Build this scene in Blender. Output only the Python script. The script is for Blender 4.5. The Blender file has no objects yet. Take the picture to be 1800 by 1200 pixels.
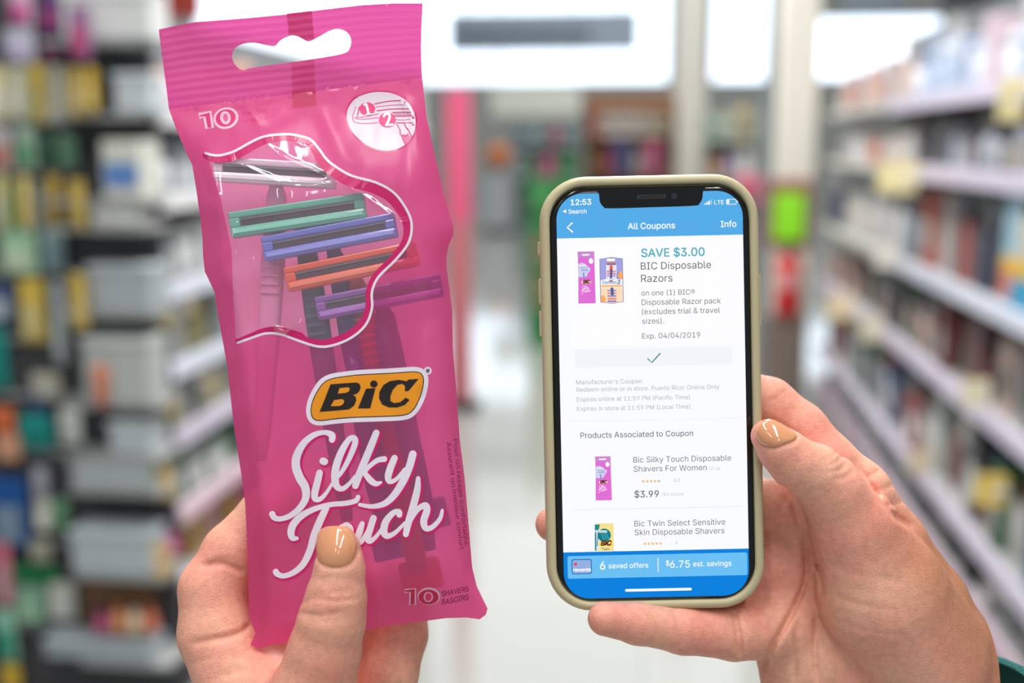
import bpy, bmesh, math, random
import numpy as np
from mathutils import Vector, Matrix, noise
from mathutils.geometry import delaunay_2d_cdt

# ------------------------------------------------------------------ camera, world, lamps, exposure
SC = bpy.context.scene
COL = SC.collection
FPX = 2000.0                      # focal length in pixels of the 1800 x 1200 frame (40 mm lens)
CAM_Z = 1.55
PITCH = math.atan2(350.0, FPX)
YAW = math.atan(250.0 * math.cos(PITCH) / FPX)
fwd = Vector((-math.sin(YAW) * math.cos(PITCH), math.cos(YAW) * math.cos(PITCH), -math.sin(PITCH)))
right = Vector((math.cos(YAW), math.sin(YAW), 0.0))
up = right.cross(fwd)
CAM_M = Matrix(((right.x, up.x, -fwd.x, 0.0), (right.y, up.y, -fwd.y, 0.0),
                (right.z, up.z, -fwd.z, CAM_Z), (0, 0, 0, 1)))
cam_data = bpy.data.cameras.new('camera')
cam_data.sensor_width = 36.0
cam_data.lens = 40.0
cam_data.clip_start = 0.02
cam_data.clip_end = 100.0
cam = bpy.data.objects.new('camera', cam_data)
COL.objects.link(cam)
cam.matrix_world = CAM_M
SC.camera = cam
D0 = 0.392                        # the bag and the phone are held this far away
cam_data.dof.use_dof = True
cam_data.dof.focus_distance = D0 - 0.003
cam_data.dof.aperture_fstop = 4.6
cam_data.dof.aperture_blades = 0

world = bpy.data.worlds.new('store_air')
SC.world = world
world.use_nodes = True
world.node_tree.nodes['Background'].inputs[0].default_value = (0.93, 0.97, 1.0, 1.0)
world.node_tree.nodes['Background'].inputs[1].default_value = 0.36


def area(name, loc, target, sx, sy, power, col=(1, 1, 1)):
    l = bpy.data.lights.new(name, 'AREA')
    l.shape = 'RECTANGLE'
    l.size, l.size_y = sx, sy
    l.energy = power
    l.color = col
    o = bpy.data.objects.new(name, l)
    COL.objects.link(o)
    o.location = loc
    o.rotation_euler = (Vector(target) - Vector(loc)).to_track_quat('-Z', 'Y').to_euler()
    return o


# unseen ceiling lamps over the aisle, some added to brighten dim spots
area('unseen_ceiling_light', (-0.5, -0.3, 3.9), (-0.5, -0.3, 0), 0.2, 2.4, 44, (1.0, 0.98, 0.95))
area('unseen_ceiling_light', (0.9, -0.9, 3.9), (0.9, -0.9, 0), 0.2, 2.4, 44, (1.0, 0.98, 0.95))
area('unseen_ceiling_light', (-0.9, -3.6, 3.9), (-0.9, -3.6, 0), 0.2, 2.4, 18, (1.0, 0.98, 0.95))
area('unseen_ceiling_light', (1.0, -4.4, 3.9), (1.0, -4.4, 0), 0.2, 2.4, 18, (1.0, 0.98, 0.95))
area('unseen_ceiling_light', (-0.2, 1.5, 3.9), (-0.2, 1.5, 0), 0.6, 1.6, 45, (1.0, 0.98, 0.95))  # added light: lifts the dark rack's front and the pack's back
area('unseen_ceiling_light', (0.0, 3.6, 3.9), (0, 3.6, 0), 0.8, 2.4, 135, (1.0, 0.98, 0.95))
area('unseen_ceiling_light', (0.0, 7.4, 3.9), (0, 7.4, 0), 0.8, 2.4, 135, (1.0, 0.98, 0.95))
area('unseen_ceiling_light', (0.0, 13.5, 4.6), (0, 13.5, 0), 6.0, 9.0, 300, (0.95, 0.98, 1.0))
area('unseen_ceiling_light', (-1.0, 21.0, 4.6), (-1.0, 21.0, 0), 6.0, 5.0, 110, (0.95, 0.98, 1.0))  # added light for the dim far end with the counter and ball

SC.view_settings.view_transform = 'Standard'
SC.view_settings.look = 'None'
SC.view_settings.gamma = 1.0
SC.view_settings.use_curve_mapping = False
SC.view_settings.exposure = 0.0
SC.cycles.use_denoising = True
SC.cycles.transparent_max_bounces = 24

# ------------------------------------------------------------------ helpers
random.seed(7)
D2R = math.pi / 180


def lin(c):
    return tuple((x / 255 / 12.92) if x / 255 <= 0.04045 else ((x / 255 + 0.055) / 1.055) ** 2.4 for x in c[:3]) + (1.0,)


MATS = {}


def mat(key, rgb=(200, 200, 200), rough=0.5, metal=0.0, spec=0.5, coat=0.0, bump=0.0, bscale=60.0, var=0.0, vscale=8.0):
    """plain procedural surface: colour with an optional mottle and bump"""
    if key in MATS:
        return MATS[key]
    m = bpy.data.materials.new(key)
    m.use_nodes = True
    nt = m.node_tree
    b = nt.nodes['Principled BSDF']
    b.inputs['Base Color'].default_value = lin(rgb)
    b.inputs['Roughness'].default_value = rough
    b.inputs['Metallic'].default_value = metal
    b.inputs['Specular IOR Level'].default_value = spec
    b.inputs['Coat Weight'].default_value = coat
    if bump or var:
        tc = nt.nodes.new('ShaderNodeTexCoord')
        n = nt.nodes.new('ShaderNodeTexNoise')
        n.inputs['Scale'].default_value = bscale if bump else vscale
        nt.links.new(tc.outputs['Object'], n.inputs['Vector'])
        if bump:
            bp = nt.nodes.new('ShaderNodeBump')
            bp.inputs['Strength'].default_value = bump
            bp.inputs['Distance'].default_value = 0.002
            nt.links.new(n.outputs[0], bp.inputs['Height'])
            nt.links.new(bp.outputs[0], b.inputs['Normal'])
        if var:
            mx = nt.nodes.new('ShaderNodeMix')
            mx.data_type = 'RGBA'
            mx.inputs[6].default_value = lin([x * (1 - var) for x in rgb])
            mx.inputs[7].default_value = lin([min(255, x * (1 + var)) for x in rgb])
            nt.links.new(n.outputs[0], mx.inputs[0])
            nt.links.new(mx.outputs[2], b.inputs['Base Color'])
    MATS[key] = m
    return m


def cmat(rgb, rough=0.45):
    """packaging / plastic of one colour"""
    return mat('pack_%02x%02x%02x' % tuple(int(x) for x in rgb), rgb, rough, var=0.06, vscale=25.0)


def emis(key, rgb, k=1.0):
    if key in MATS:
        return MATS[key]
    m = bpy.data.materials.new(key)
    m.use_nodes = True
    nt = m.node_tree
    b = nt.nodes['Principled BSDF']
    b.inputs['Base Color'].default_value = (0, 0, 0, 1)
    b.inputs['Roughness'].default_value = 0.25
    b.inputs['Specular IOR Level'].default_value = 0.1
    b.inputs['Emission Color'].default_value = lin(rgb)
    b.inputs['Emission Strength'].default_value = k
    MATS[key] = m
    return m


def film(key, rgb, see, trans=0.35, rough=0.25, tint=None, bump=0.0, gloss=0.5):
    """thin printed plastic film: 'see' is how much light goes straight through"""
    m = bpy.data.materials.new(key)
    m.use_nodes = True
    nt = m.node_tree
    b = nt.nodes['Principled BSDF']
    out = nt.nodes['Material Output']
    b.inputs['Base Color'].default_value = lin(rgb)
    b.inputs['Roughness'].default_value = rough
    b.inputs['Specular IOR Level'].default_value = gloss
    t = nt.nodes.new('ShaderNodeBsdfTranslucent')
    t.inputs[0].default_value = lin(rgb)
    m1 = nt.nodes.new('ShaderNodeMixShader')
    m1.inputs[0].default_value = trans
    nt.links.new(b.outputs[0], m1.inputs[1])
    nt.links.new(t.outputs[0], m1.inputs[2])
    tr = nt.nodes.new('ShaderNodeBsdfTransparent')
    tr.inputs[0].default_value = lin(tint or rgb)
    m2 = nt.nodes.new('ShaderNodeMixShader')
    m2.inputs[0].default_value = see
    nt.links.new(m1.outputs[0], m2.inputs[1])
    nt.links.new(tr.outputs[0], m2.inputs[2])
    # the glossy skin of the film on top
    lw = nt.nodes.new('ShaderNodeLayerWeight')
    lw.inputs['Blend'].default_value = .5
    pw = nt.nodes.new('ShaderNodeMath')
    pw.operation = 'POWER'
    pw.inputs[1].default_value = 5.0
    fr = nt.nodes.new('ShaderNodeMath')
    fr.operation = 'MULTIPLY_ADD'
    fr.inputs[1].default_value = .45
    fr.inputs[2].default_value = .07 * gloss
    nt.links.new(lw.outputs['Facing'], pw.inputs[0])
    nt.links.new(pw.outputs[0], fr.inputs[0])
    gl = nt.nodes.new('ShaderNodeBsdfGlossy')
    gl.inputs['Roughness'].default_value = rough
    m3 = nt.nodes.new('ShaderNodeMixShader')
    nt.links.new(fr.outputs[0], m3.inputs[0])
    nt.links.new(m2.outputs[0], m3.inputs[1])
    nt.links.new(gl.outputs[0], m3.inputs[2])
    nt.links.new(m3.outputs[0], out.inputs[0])
    b.inputs['Specular IOR Level'].default_value = 0.0
    if bump:
        tc = nt.nodes.new('ShaderNodeTexCoord')
        n = nt.nodes.new('ShaderNodeTexNoise')
        n.inputs['Scale'].default_value = 55.0
        n.inputs['Detail'].default_value = 3.0
        nt.links.new(tc.outputs['Object'], n.inputs['Vector'])
        bp = nt.nodes.new('ShaderNodeBump')
        bp.inputs['Strength'].default_value = bump
        bp.inputs['Distance'].default_value = 0.004
        nt.links.new(n.outputs[0], bp.inputs['Height'])
        nt.links.new(bp.outputs[0], b.inputs['Normal'])
        nt.links.new(bp.outputs[0], gl.inputs['Normal'])
    MATS[key] = m
    return m


class MB:
    """collects vertices, faces and material slots of ONE mesh"""

    def __init__(self):
        self.v, self.f, self.mi, self.mats, self.smooth = [], [], [], [], []

    def slot(self, m):
        if m not in self.mats:
            self.mats.append(m)
        return self.mats.index(m)

    def add(self, verts, faces, m, smooth=False):
        o = len(self.v)
        s = self.slot(m)
        self.v += [tuple(p) for p in verts]
        self.f += [tuple(i + o for i in f) for f in faces]
        self.mi += [s] * len(faces)
        self.smooth += [smooth] * len(faces)
        return self

    def box(self, lo, hi, m, bev=0.0):
        x0, y0, z0 = lo
        x1, y1, z1 = hi
        if bev <= 0:
            v = [(x0, y0, z0), (x1, y0, z0), (x1, y1, z0), (x0, y1, z0), (x0, y0, z1), (x1, y0, z1), (x1, y1, z1), (x0, y1, z1)]
            f = [(0, 3, 2, 1), (4, 5, 6, 7), (0, 1, 5, 4), (1, 2, 6, 5), (2, 3, 7, 6), (3, 0, 4, 7)]
            return self.add(v, f, m)
        bm = bmesh.new()
        bmesh.ops.create_cube(bm, size=1.0)
        for p in bm.verts:
            p.co = Vector(((x0 + x1) / 2 + p.co.x * (x1 - x0), (y0 + y1) / 2 + p.co.y * (y1 - y0), (z0 + z1) / 2 + p.co.z * (z1 - z0)))
        b = min(bev, 0.45 * min(abs(x1 - x0), abs(y1 - y0), abs(z1 - z0)))
        bmesh.ops.bevel(bm, geom=bm.edges[:], offset=b, segments=2, profile=0.5, affect='EDGES')
        bm.verts.index_update()
        self.add([p.co.copy() for p in bm.verts], [[q.index for q in f.verts] for f in bm.faces], m)
        bm.free()
        return self

    def lathe(self, prof, m, n=16, c=(0, 0, 0), ax='z', sy=1.0, smooth=True, caps=True):
        """prof: (radius, height) from bottom to top; sy flattens the section"""
        v, f = [], []
        for r, h in prof:
            for i in range(n):
                a = 2 * math.pi * i / n
                p = (r * math.cos(a), r * math.sin(a) * sy, h)
                if ax == 'y':
                    p = (p[0], p[2], p[1])
                elif ax == 'x':
                    p = (p[2], p[0], p[1])
                v.append((p[0] + c[0], p[1] + c[1], p[2] + c[2]))
        k = len(prof)
        for j in range(k - 1):
            for i in range(n):
                f.append((j * n + i, j * n + (i + 1) % n, (j + 1) * n + (i + 1) % n, (j + 1) * n + i))
        if caps:
            f.append(tuple(range(n))[::-1])
            f.append(tuple((k - 1) * n + i for i in range(n)))
        return self.add(v, f, m, smooth)

    def build(self, name, parent=None, base=None):
        me = bpy.data.meshes.new(name)
        v = self.v
        if base is not None:
            v = [(p[0] - base[0], p[1] - base[1], p[2] - base[2]) for p in v]
        me.from_pydata(v, [], self.f)
        for m in self.mats:
            me.materials.append(m)
        me.polygons.foreach_set('material_index', self.mi)
        me.polygons.foreach_set('use_smooth', self.smooth)
        me.update()
        o = bpy.data.objects.new(name, me)
        COL.objects.link(o)
        if parent is not None:
            o.parent = parent
        elif base is not None:
            o.location = base
        return o


def tag(o, label, cat=None, group=None, kind=None):
    o['label'] = label
    if cat:
        o['category'] = cat
    if group:
        o['group'] = group
    if kind:
        o['kind'] = kind
    return o


def empty(name, loc, label, cat, group=None, kind=None):
    o = bpy.data.objects.new(name, None)
    o.empty_display_size = 0.05
    COL.objects.link(o)
    o.location = loc
    return tag(o, label, cat, group, kind)


def ray(px, py):
    return (CAM_M.to_3x3() @ Vector(((px - 900) / FPX, (600 - py) / FPX, -1.0)))


CAMP = Vector((0, 0, CAM_Z))


def at_y(px, py, Y):
    d = ray(px, py)
    return CAMP + d * (Y / d.y)


def spline(pts, n=8, closed=False):
    """Catmull-Rom through points of any dimension"""
    P = [np.array(p, float) for p in pts]
    k = len(P)
    out = []
    segs = k if closed else k - 1
    for i in range(segs):
        p0 = P[(i - 1) % k] if closed or i > 0 else P[0]
        p1 = P[i]
        p2 = P[(i + 1) % k]
        p3 = P[(i + 2) % k] if closed or i + 2 < k else P[-1]
        for j in range(n):
            t = j / n
            out.append(0.5 * (2 * p1 + (p2 - p0) * t + (2 * p0 - 5 * p1 + 4 * p2 - p3) * t * t + (3 * p1 - p0 - 3 * p2 + p3) * t ** 3))
    if not closed:
        out.append(P[-1])
    return out


def offset_poly(pts, d):
    """grow a closed outline outward by d"""
    P = np.array(pts, float)
    a = np.roll(P, 1, 0)
    b = np.roll(P, -1, 0)
    area2 = np.sum(P[:, 0] * b[:, 1] - b[:, 0] * P[:, 1])
    t = b - a
    t /= np.linalg.norm(t, axis=1)[:, None] + 1e-9
    nrm = np.stack([t[:, 1], -t[:, 0]], 1) * (1 if area2 > 0 else -1)
    return P + nrm * d


def inside(poly, X, Y):
    P = np.asarray(poly, float)
    x0, y0 = P[:, 0], P[:, 1]
    x1, y1 = np.roll(x0, -1), np.roll(y0, -1)
    X = np.asarray(X, float)
    Y = np.asarray(Y, float)
    r = np.zeros(X.shape, bool)
    for a, b, c, d in zip(x0, y0, x1, y1):
        if b == d:
            continue
        k = ((b > Y) != (d > Y)) & (X < (c - a) * (Y - b) / (d - b) + a)
        r ^= k
    return r


def resample(poly, step):
    out = []
    k = len(poly)
    for i in range(k):
        a = np.array(poly[i], float)
        b = np.array(poly[(i + 1) % k], float)
        n = max(1, int(np.linalg.norm(b - a) / step))
        for j in range(n):
            out.append(a + (b - a) * j / n)
    return out


def tri_fill(loops, step=0.0, extra=None, cut=False):
    """triangulate even-odd loops (2D); step > 0 adds inner points. returns points, triangles, centroids"""
    pts, edges = [], []
    for lp in loops:
        o = len(pts)
        pts += [Vector((float(p[0]), float(p[1]))) for p in lp]
        edges += [(o + i, o + (i + 1) % len(lp)) for i in range(len(lp))]
    if step > 0:
        A = np.concatenate([np.asarray(l, float)[:, :2] for l in loops])
        x0, y0 = A.min(0)
        x1, y1 = A.max(0)
        xs = np.arange(x0 + step * .5, x1, step)
        ys = np.arange(y0 + step * .5, y1, step * .866)
        X, Y = np.meshgrid(xs, ys)
        X = X + (np.arange(len(ys)) % 2)[:, None] * step * .5
        X, Y = X.ravel(), Y.ravel()
        ok = np.zeros(X.shape, bool)
        for i, lp in enumerate(loops):
            ok = (ok & ~inside(lp, X, Y)) if cut and i else ok ^ inside(lp, X, Y)
        B = np.concatenate([np.asarray(resample(l, step * .5), float)[:, :2] for l in loops])
        X, Y = X[ok], Y[ok]
        keep = np.ones(X.shape, bool)
        for i in range(0, len(X), 512):
            d = (X[i:i + 512, None] - B[None, :, 0]) ** 2 + (Y[i:i + 512, None] - B[None, :, 1]) ** 2
            keep[i:i + 512] = d.min(1) > (step * .45) ** 2
        pts += [Vector((float(a), float(b))) for a, b in zip(X[keep], Y[keep])]
    if extra is not None:
        pts += [Vector((float(a), float(b))) for a, b in extra]
    v, e, f, _, _, _ = delaunay_2d_cdt(pts, edges, [], 0, 1e-4)
    V = np.array([(p.x, p.y) for p in v])
    F = np.array([t for t in f if len(t) == 3])
    C = V[F].mean(1)
    ok = np.zeros(len(F), bool)
    for i, lp in enumerate(loops):
        q = inside(lp, C[:, 0], C[:, 1])
        ok = (ok & ~q) if cut and i else ok ^ q
    F = F[ok]
    # orient all the same way (counter-clockwise with y down -> flip)
    a, b, c = V[F[:, 0]], V[F[:, 1]], V[F[:, 2]]
    cr = (b[:, 0] - a[:, 0]) * (c[:, 1] - a[:, 1]) - (b[:, 1] - a[:, 1]) * (c[:, 0] - a[:, 0])
    F[cr > 0] = F[cr > 0][:, ::-1]
    return V, F, C[ok]


def ribbon(cl, close_ends=True):
    """outline quads of a stroke: cl = list of (x, y, width). returns verts, faces (2D)"""
    P = np.array(cl, float)
    t = np.gradient(P[:, :2], axis=0)
    t /= np.linalg.norm(t, axis=1)[:, None] + 1e-9
    nrm = np.stack([-t[:, 1], t[:, 0]], 1)
    L = P[:, :2] + nrm * P[:, 2:3] / 2
    R = P[:, :2] - nrm * P[:, 2:3] / 2
    n = len(P)
    v = list(map(tuple, L)) + list(map(tuple, R))
    f = [(i, i + 1, n + i + 1, n + i) for i in range(n - 1)]
    if close_ends:
        for k, s in ((0, -1), (n - 1, 1)):
            c = P[k, :2]
            r = P[k, 2] / 2
            a0 = math.atan2(t[k, 1], t[k, 0])
            o = len(v)
            m = 9
            for j in range(m):
                a = a0 - math.pi / 2 + math.pi * j / (m - 1)
                if s < 0:
                    a += math.pi
                v.append((c[0] + r * math.cos(a), c[1] + r * math.sin(a)))
            f.append(tuple(range(o, o + m)))
    return v, f


TXT = {}
try:                                             # the sans typeface that ships inside Blender; else its built-in one
    import os
    SANS = bpy.data.fonts.load(os.path.join(bpy.utils.system_resource('DATAFILES'), 'fonts', 'Inter.woff2'))
except Exception:
    SANS = None


def text2d(s, bold=0.0, shear=0.0):
    """letters of the built-in typeface as flat 2D triangles, x right, y up, baseline 0"""
    k = (s, bold, shear)
    if k in TXT:
        return TXT[k]
    c = bpy.data.curves.new('t', 'FONT')
    c.body = s
    c.size = 1.0
    c.shear = shear
    c.resolution_u = 4
    c.fill_mode = 'NONE'
    if SANS:
        c.font = SANS
    o = bpy.data.objects.new('t', c)
    me = bpy.data.meshes.new_from_object(o)
    vv = np.array([tuple(p.co[:2]) for p in me.vertices])
    ed = [tuple(e.vertices) for e in me.edges]
    nxt = {}
    for p, q in ed:
        nxt.setdefault(p, []).append(q)
        nxt.setdefault(q, []).append(p)
    seen, loops = set(), []
    for p in range(len(vv)):                       # outlines in their own drawing order
        if p in seen or p not in nxt:
            continue
        lp, cur, prev = [], p, None
        while cur not in seen:
            seen.add(cur)
            lp.append(cur)
            cand = [q for q in nxt[cur] if q != prev and q not in seen]
            if not cand:
                break
            prev, cur = cur, min(cand)
        if len(lp) > 2:
            loops.append(vv[lp])
    tot = sum(np.sum(l[:, 0] * np.roll(l, -1, 0)[:, 1] - np.roll(l, -1, 0)[:, 0] * l[:, 1]) for l in loops)
    if bold:                                       # heavier strokes: every outline steps away from its ink
        for i, l in enumerate(loops):
            t = np.roll(l, -1, 0) - np.roll(l, 1, 0)
            t /= np.linalg.norm(t, axis=1)[:, None] + 1e-9
            loops[i] = l + np.stack([t[:, 1], -t[:, 0]], 1) * bold * (1 if tot > 0 else -1)
    pts = np.concatenate(loops)
    edges, o_ = [], 0
    for lp in loops:
        edges += [(o_ + i, o_ + (i + 1) % len(lp)) for i in range(len(lp))]
        o_ += len(lp)
    V, _, T, _, _, _ = delaunay_2d_cdt([Vector(p) for p in pts.tolist()], edges, [], 0, 1e-6)
    V = np.array([(p.x, p.y) for p in V])
    T = np.array([t for t in T if len(t) == 3])
    cen = V[T].mean(1)
    wind = np.zeros(len(T), int)
    for lp in loops:
        n_ = np.roll(lp, -1, 0)
        area2 = np.sum(lp[:, 0] * n_[:, 1] - n_[:, 0] * lp[:, 1])
        wind += inside(lp, cen[:, 0], cen[:, 1]) * (1 if area2 > 0 else -1)
    T = T[wind != 0]
    v, f = V, [tuple(t) for t in T.tolist()]
    bpy.data.objects.remove(o)
    bpy.data.curves.remove(c)
    bpy.data.meshes.remove(me)
    TXT[k] = (v, f)
    return v, f

# ------------------------------------------------------------------ the setting
def struct(name, mb, label):
    o = mb.build(name)
    return tag(o, label, None, None, 'structure')


fl = bpy.data.materials.new('polished_floor')
fl.use_nodes = True
_nt = fl.node_tree
_b = _nt.nodes['Principled BSDF']
_b.inputs['Base Color'].default_value = lin((176, 178, 172))
_b.inputs['Roughness'].default_value = 0.09
_b.inputs['Specular IOR Level'].default_value = 0.6
_tc = _nt.nodes.new('ShaderNodeTexCoord')
_br = _nt.nodes.new('ShaderNodeTexBrick')
_br.offset = 0.0
_br.inputs['Scale'].default_value = 1.0
_br.inputs['Brick Width'].default_value = 0.6
_br.inputs['Row Height'].default_value = 0.6
_br.inputs['Mortar Size'].default_value = 0.004
_br.inputs['Color1'].default_value = lin((164, 166, 160))
_br.inputs['Color2'].default_value = lin((158, 160, 155))
_br.inputs['Mortar'].default_value = lin((140, 142, 138))
_nt.links.new(_tc.outputs['Object'], _br.inputs['Vector'])
_nt.links.new(_br.outputs['Color'], _b.inputs['Base Color'])
m = MB().box((-13, -3, -0.1), (9, 34, 0), fl)
struct('floor', m, 'pale grey polished store floor of the aisle')

WALL = mat('wall_paint', (214, 214, 208), 0.8)
FRAME = mat('window_frame', (150, 160, 172), 0.5)
GLOW = emis('daylight_pane', (226, 240, 255), 2.8)
WHITE = mat('white_enamel', (226, 226, 228), 0.4)
LILAC = mat('price_rail_lilac', (214, 205, 226), 0.35)
RAILB = mat('price_rail_bluewhite', (222, 228, 244), 0.3)
BOARD = mat('shelf_grey', (158, 160, 160), 0.5)
DARK = mat('dark_back', (44, 44, 48), 0.7)
BEIGE = mat('pillar_beige', (234, 230, 218), 0.7)

YB = 30.0                          # the far glazed front wall


def wall_rect(px0, py0, px1, py1, Y):
    a = at_y(px0, py0, Y)
    b = at_y(px1, py1, Y)
    return min(a.x, b.x), max(a.x, b.x), min(a.z, b.z), max(a.z, b.z)


# wall_back with its window openings: strips around the glass
zs_low, zs_top = 3.05, 5.5
m = MB()
m.box((-13, YB, 0), (9, YB + .2, zs_low), WALL)
xa = at_y(1176, 80, YB).x
xb = at_y(1252, 80, YB).x
xc = at_y(1352, 80, YB).x
xd = at_y(1418, 80, YB).x
xe = at_y(1655, 80, YB).x
m.box((xa, YB, zs_low), (xb, YB + .2, zs_top), WALL)
m.box((xc, YB, zs_low), (xd, YB + .2, zs_top), WALL)
m.box((xe, YB, zs_low), (9, YB + .2, zs_top), WALL)
z0r, z1r = at_y(1500, 140, YB).z, at_y(1500, 30, YB).z
m.box((xd, YB, zs_low), (xe, YB + .2, z0r), WALL)
m.box((xd, YB, z1r), (xe, YB + .2, zs_top), WALL)
m.box((-13, YB, zs_top), (9, YB + .2, zs_top + .5), WALL)
m.box((-13, YB, zs_low), (-12.2, YB + .2, zs_top), WALL)
struct('wall_back', m, 'far front wall of the store around its tall windows')


def window(n, x0, x1, z0, z1, cols, rows, label):
    g = MB().box((x0, YB + .1, z0), (x1, YB + .12, z1), GLOW)
    o = tag(g.build('window_%d' % n), label, None, None, 'structure')
    fr = MB()
    for i in range(cols + 1):
        x = x0 + (x1 - x0) * i / cols
        fr.box((x - .035, YB + .02, z0), (x + .035, YB + .1, z1), FRAME)
    for i in range(rows + 1):
        z = z0 + (z1 - z0) * i / rows
        fr.box((x0, YB + .02, z - .03), (x1, YB + .1, z + .03), FRAME)
    f = fr.build('window_frame')
    f.parent = o
    return o


window(1, -12.2, xa, zs_low, zs_top, 1, 1, 'wide bright window behind the hanging grey sign')
window(2, xb, xc, zs_low, zs_top, 1, 1, 'narrow bright window left of the beige pillar')
window(3, xd, xe, z0r, z1r, 1, 1, 'bright low window right of the beige pillar')
m = MB().box((-13.2, -3, 0), (-13, 30, 6), WALL)
struct('wall_left', m, 'pale side wall of the store beyond the left racks')
m = MB().box((9, -3, 0), (9.2, 30, 6), WALL)
struct('wall_right', m, 'pale side wall of the store beyond the right rack')

# pillars and a tall grey strip
m = MB().box((at_y(1366, 300, 7.1).x, 7.1, 0), (at_y(1432, 300, 7.1).x, 7.34, 6), BEIGE, .01)
struct('pillar', m, 'beige square pillar at the far end of the right rack')
m = MB().box((at_y(1344, 200, 7.5).x, 7.5, 0), (at_y(1372, 200, 7.5).x, 7.6, 6), mat('grey_strip', (120, 128, 132), .6))  # narrow grey strip standing behind the pillar's edge
struct('pillar', m, 'slim tall grey strip just behind the beige pillar')
m = MB().box((at_y(1184, 200, 13.2).x, 13.2, 0), (at_y(1240, 200, 13.2).x, 13.6, 6), BEIGE, .01)
struct('pillar', m, 'pale distant pillar above the phone')

# ------------------------------------------------------------------ far store fixtures
def hang_sign(px0, py0, px1, py1, Y, m_, label, th=.06, name='hanging_sign', m2=None):
    x0, x1, z0, z1 = wall_rect(px0, py0, px1, py1, Y)
    r = empty(name, ((x0 + x1) / 2, Y, z0), label, 'sign')
    b = ((x0 + x1) / 2, Y, z0)
    MB().box((x0, Y, z0), (x1, Y + th, z1), m_, .01).build('panel', r, b)
    if m2:
        h = (z1 - z0)
        MB().box((x0 + .1, Y - .012, z0 + .25 * h), (x1 - .25 * (x1 - x0), Y - .002, z0 + .6 * h), m2).build('lettering_band', r, b)
    for fx in (.1, .9):
        x = x0 + (x1 - x0) * fx
        MB().box((x - .01, Y + .02, z1), (x + .01, Y + .04, z1 + 1.5), FRAME).build('hanger_rod', r, b)
    return r


hang_sign(788, 22, 1122, 90, 16.0, mat('sign_slate', (148, 160, 172), .6), 'long slate grey sign hanging before the wide window',
          m2=mat('sign_slate_dark', (104, 114, 128), .6))
hang_sign(1490, -40, 1592, 24, 14.0, mat('sign_grey', (136, 146, 158), .6), 'grey sign hanging above the low window')
hang_sign(1655, -40, 1830, 12, 9.0, mat('sign_dark', (72, 76, 82), .6), 'dark sign hanging above the right rack')
hang_sign(276, -40, 352, 30, 9.0, mat('sign_red', (214, 80, 74), .6), 'red sign hanging above the left racks')
hang_sign(862, 150, 1020, 203, 20.8, mat('sign_cream', (238, 240, 226), .7), 'cream sign board over the far counter')


FIX = {}


def fixture(name, label, cat, px0, py0, px1, Y, depth, rgb, shelves, top=None):
    """a floor standing display: body, shelves"""
    x0, x1, z0, z1 = wall_rect(px0, py0, px1, py0, Y)
    r = empty(name, ((x0 + x1) / 2, Y, 0), label, cat)
    b = ((x0 + x1) / 2, Y, 0)
    m_ = cmat(rgb, .6)
    MB().box((x0, Y + depth - .03, 0), (x1, Y + depth, z1), m_).build('back_panel', r, b)
    for xx in (x0, x1 - .03):
        MB().box((xx, Y, 0), (xx + .03, Y + depth - .03, z1), m_).build('side_panel', r, b)
    if top:
        MB().box((x0, Y - .03, z1 - top[1]), (x1, Y, z1), cmat(top[0], .6)).build('header_board', r, b)
    for pyy in shelves:
        z = at_y(px0, pyy, Y).z
        if z < 0.05:
            continue
        MB().box((x0 + .03, Y + .01, z - .03), (x1 - .03, Y + depth - .03, z), m_).build('shelf', r, b)
    MB().box((x0 + .03, Y + .02, 0), (x1 - .03, Y + depth - .03, .1), m_).build('plinth', r, b)
    FIX['x'] = (x0 + .04, x1 - .04)
    FIX['z'] = [at_y(px0, q, Y).z for q in shelves]
    FIX['top'] = z1 - (top[1] if top else 0)
    return r


COLNAMES = [((20, 20, 24), 'black'), ((60, 64, 70), 'charcoal'), ((130, 134, 138), 'grey'), ((200, 204, 206), 'pale grey'), ((240, 240, 240), 'white'),
            ((170, 30, 40), 'red'), ((110, 40, 45), 'maroon'), ((220, 110, 60), 'orange'), ((236, 160, 120), 'peach'), ((240, 220, 170), 'cream'),
            ((215, 180, 60), 'yellow'), ((140, 130, 70), 'olive'), ((40, 120, 70), 'green'), ((150, 200, 165), 'mint'), ((30, 150, 145), 'teal'),
            ((30, 70, 140), 'blue'), ((40, 44, 90), 'navy'), ((160, 185, 215), 'light blue'), ((90, 60, 120), 'purple'), ((190, 160, 200), 'lilac'),
            ((200, 70, 140), 'magenta'), ((232, 150, 180), 'pink'), ((120, 80, 55), 'brown'), ((190, 165, 140), 'tan')]


def cname(rgb):
    return min(COLNAMES, key=lambda c: sum((a - b) ** 2 for a, b in zip(c[0], rgb)))[1]


def shade(rgb, f):
    return tuple(max(0, min(255, x * f)) for x in rgb)


PROTO = {}


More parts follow.
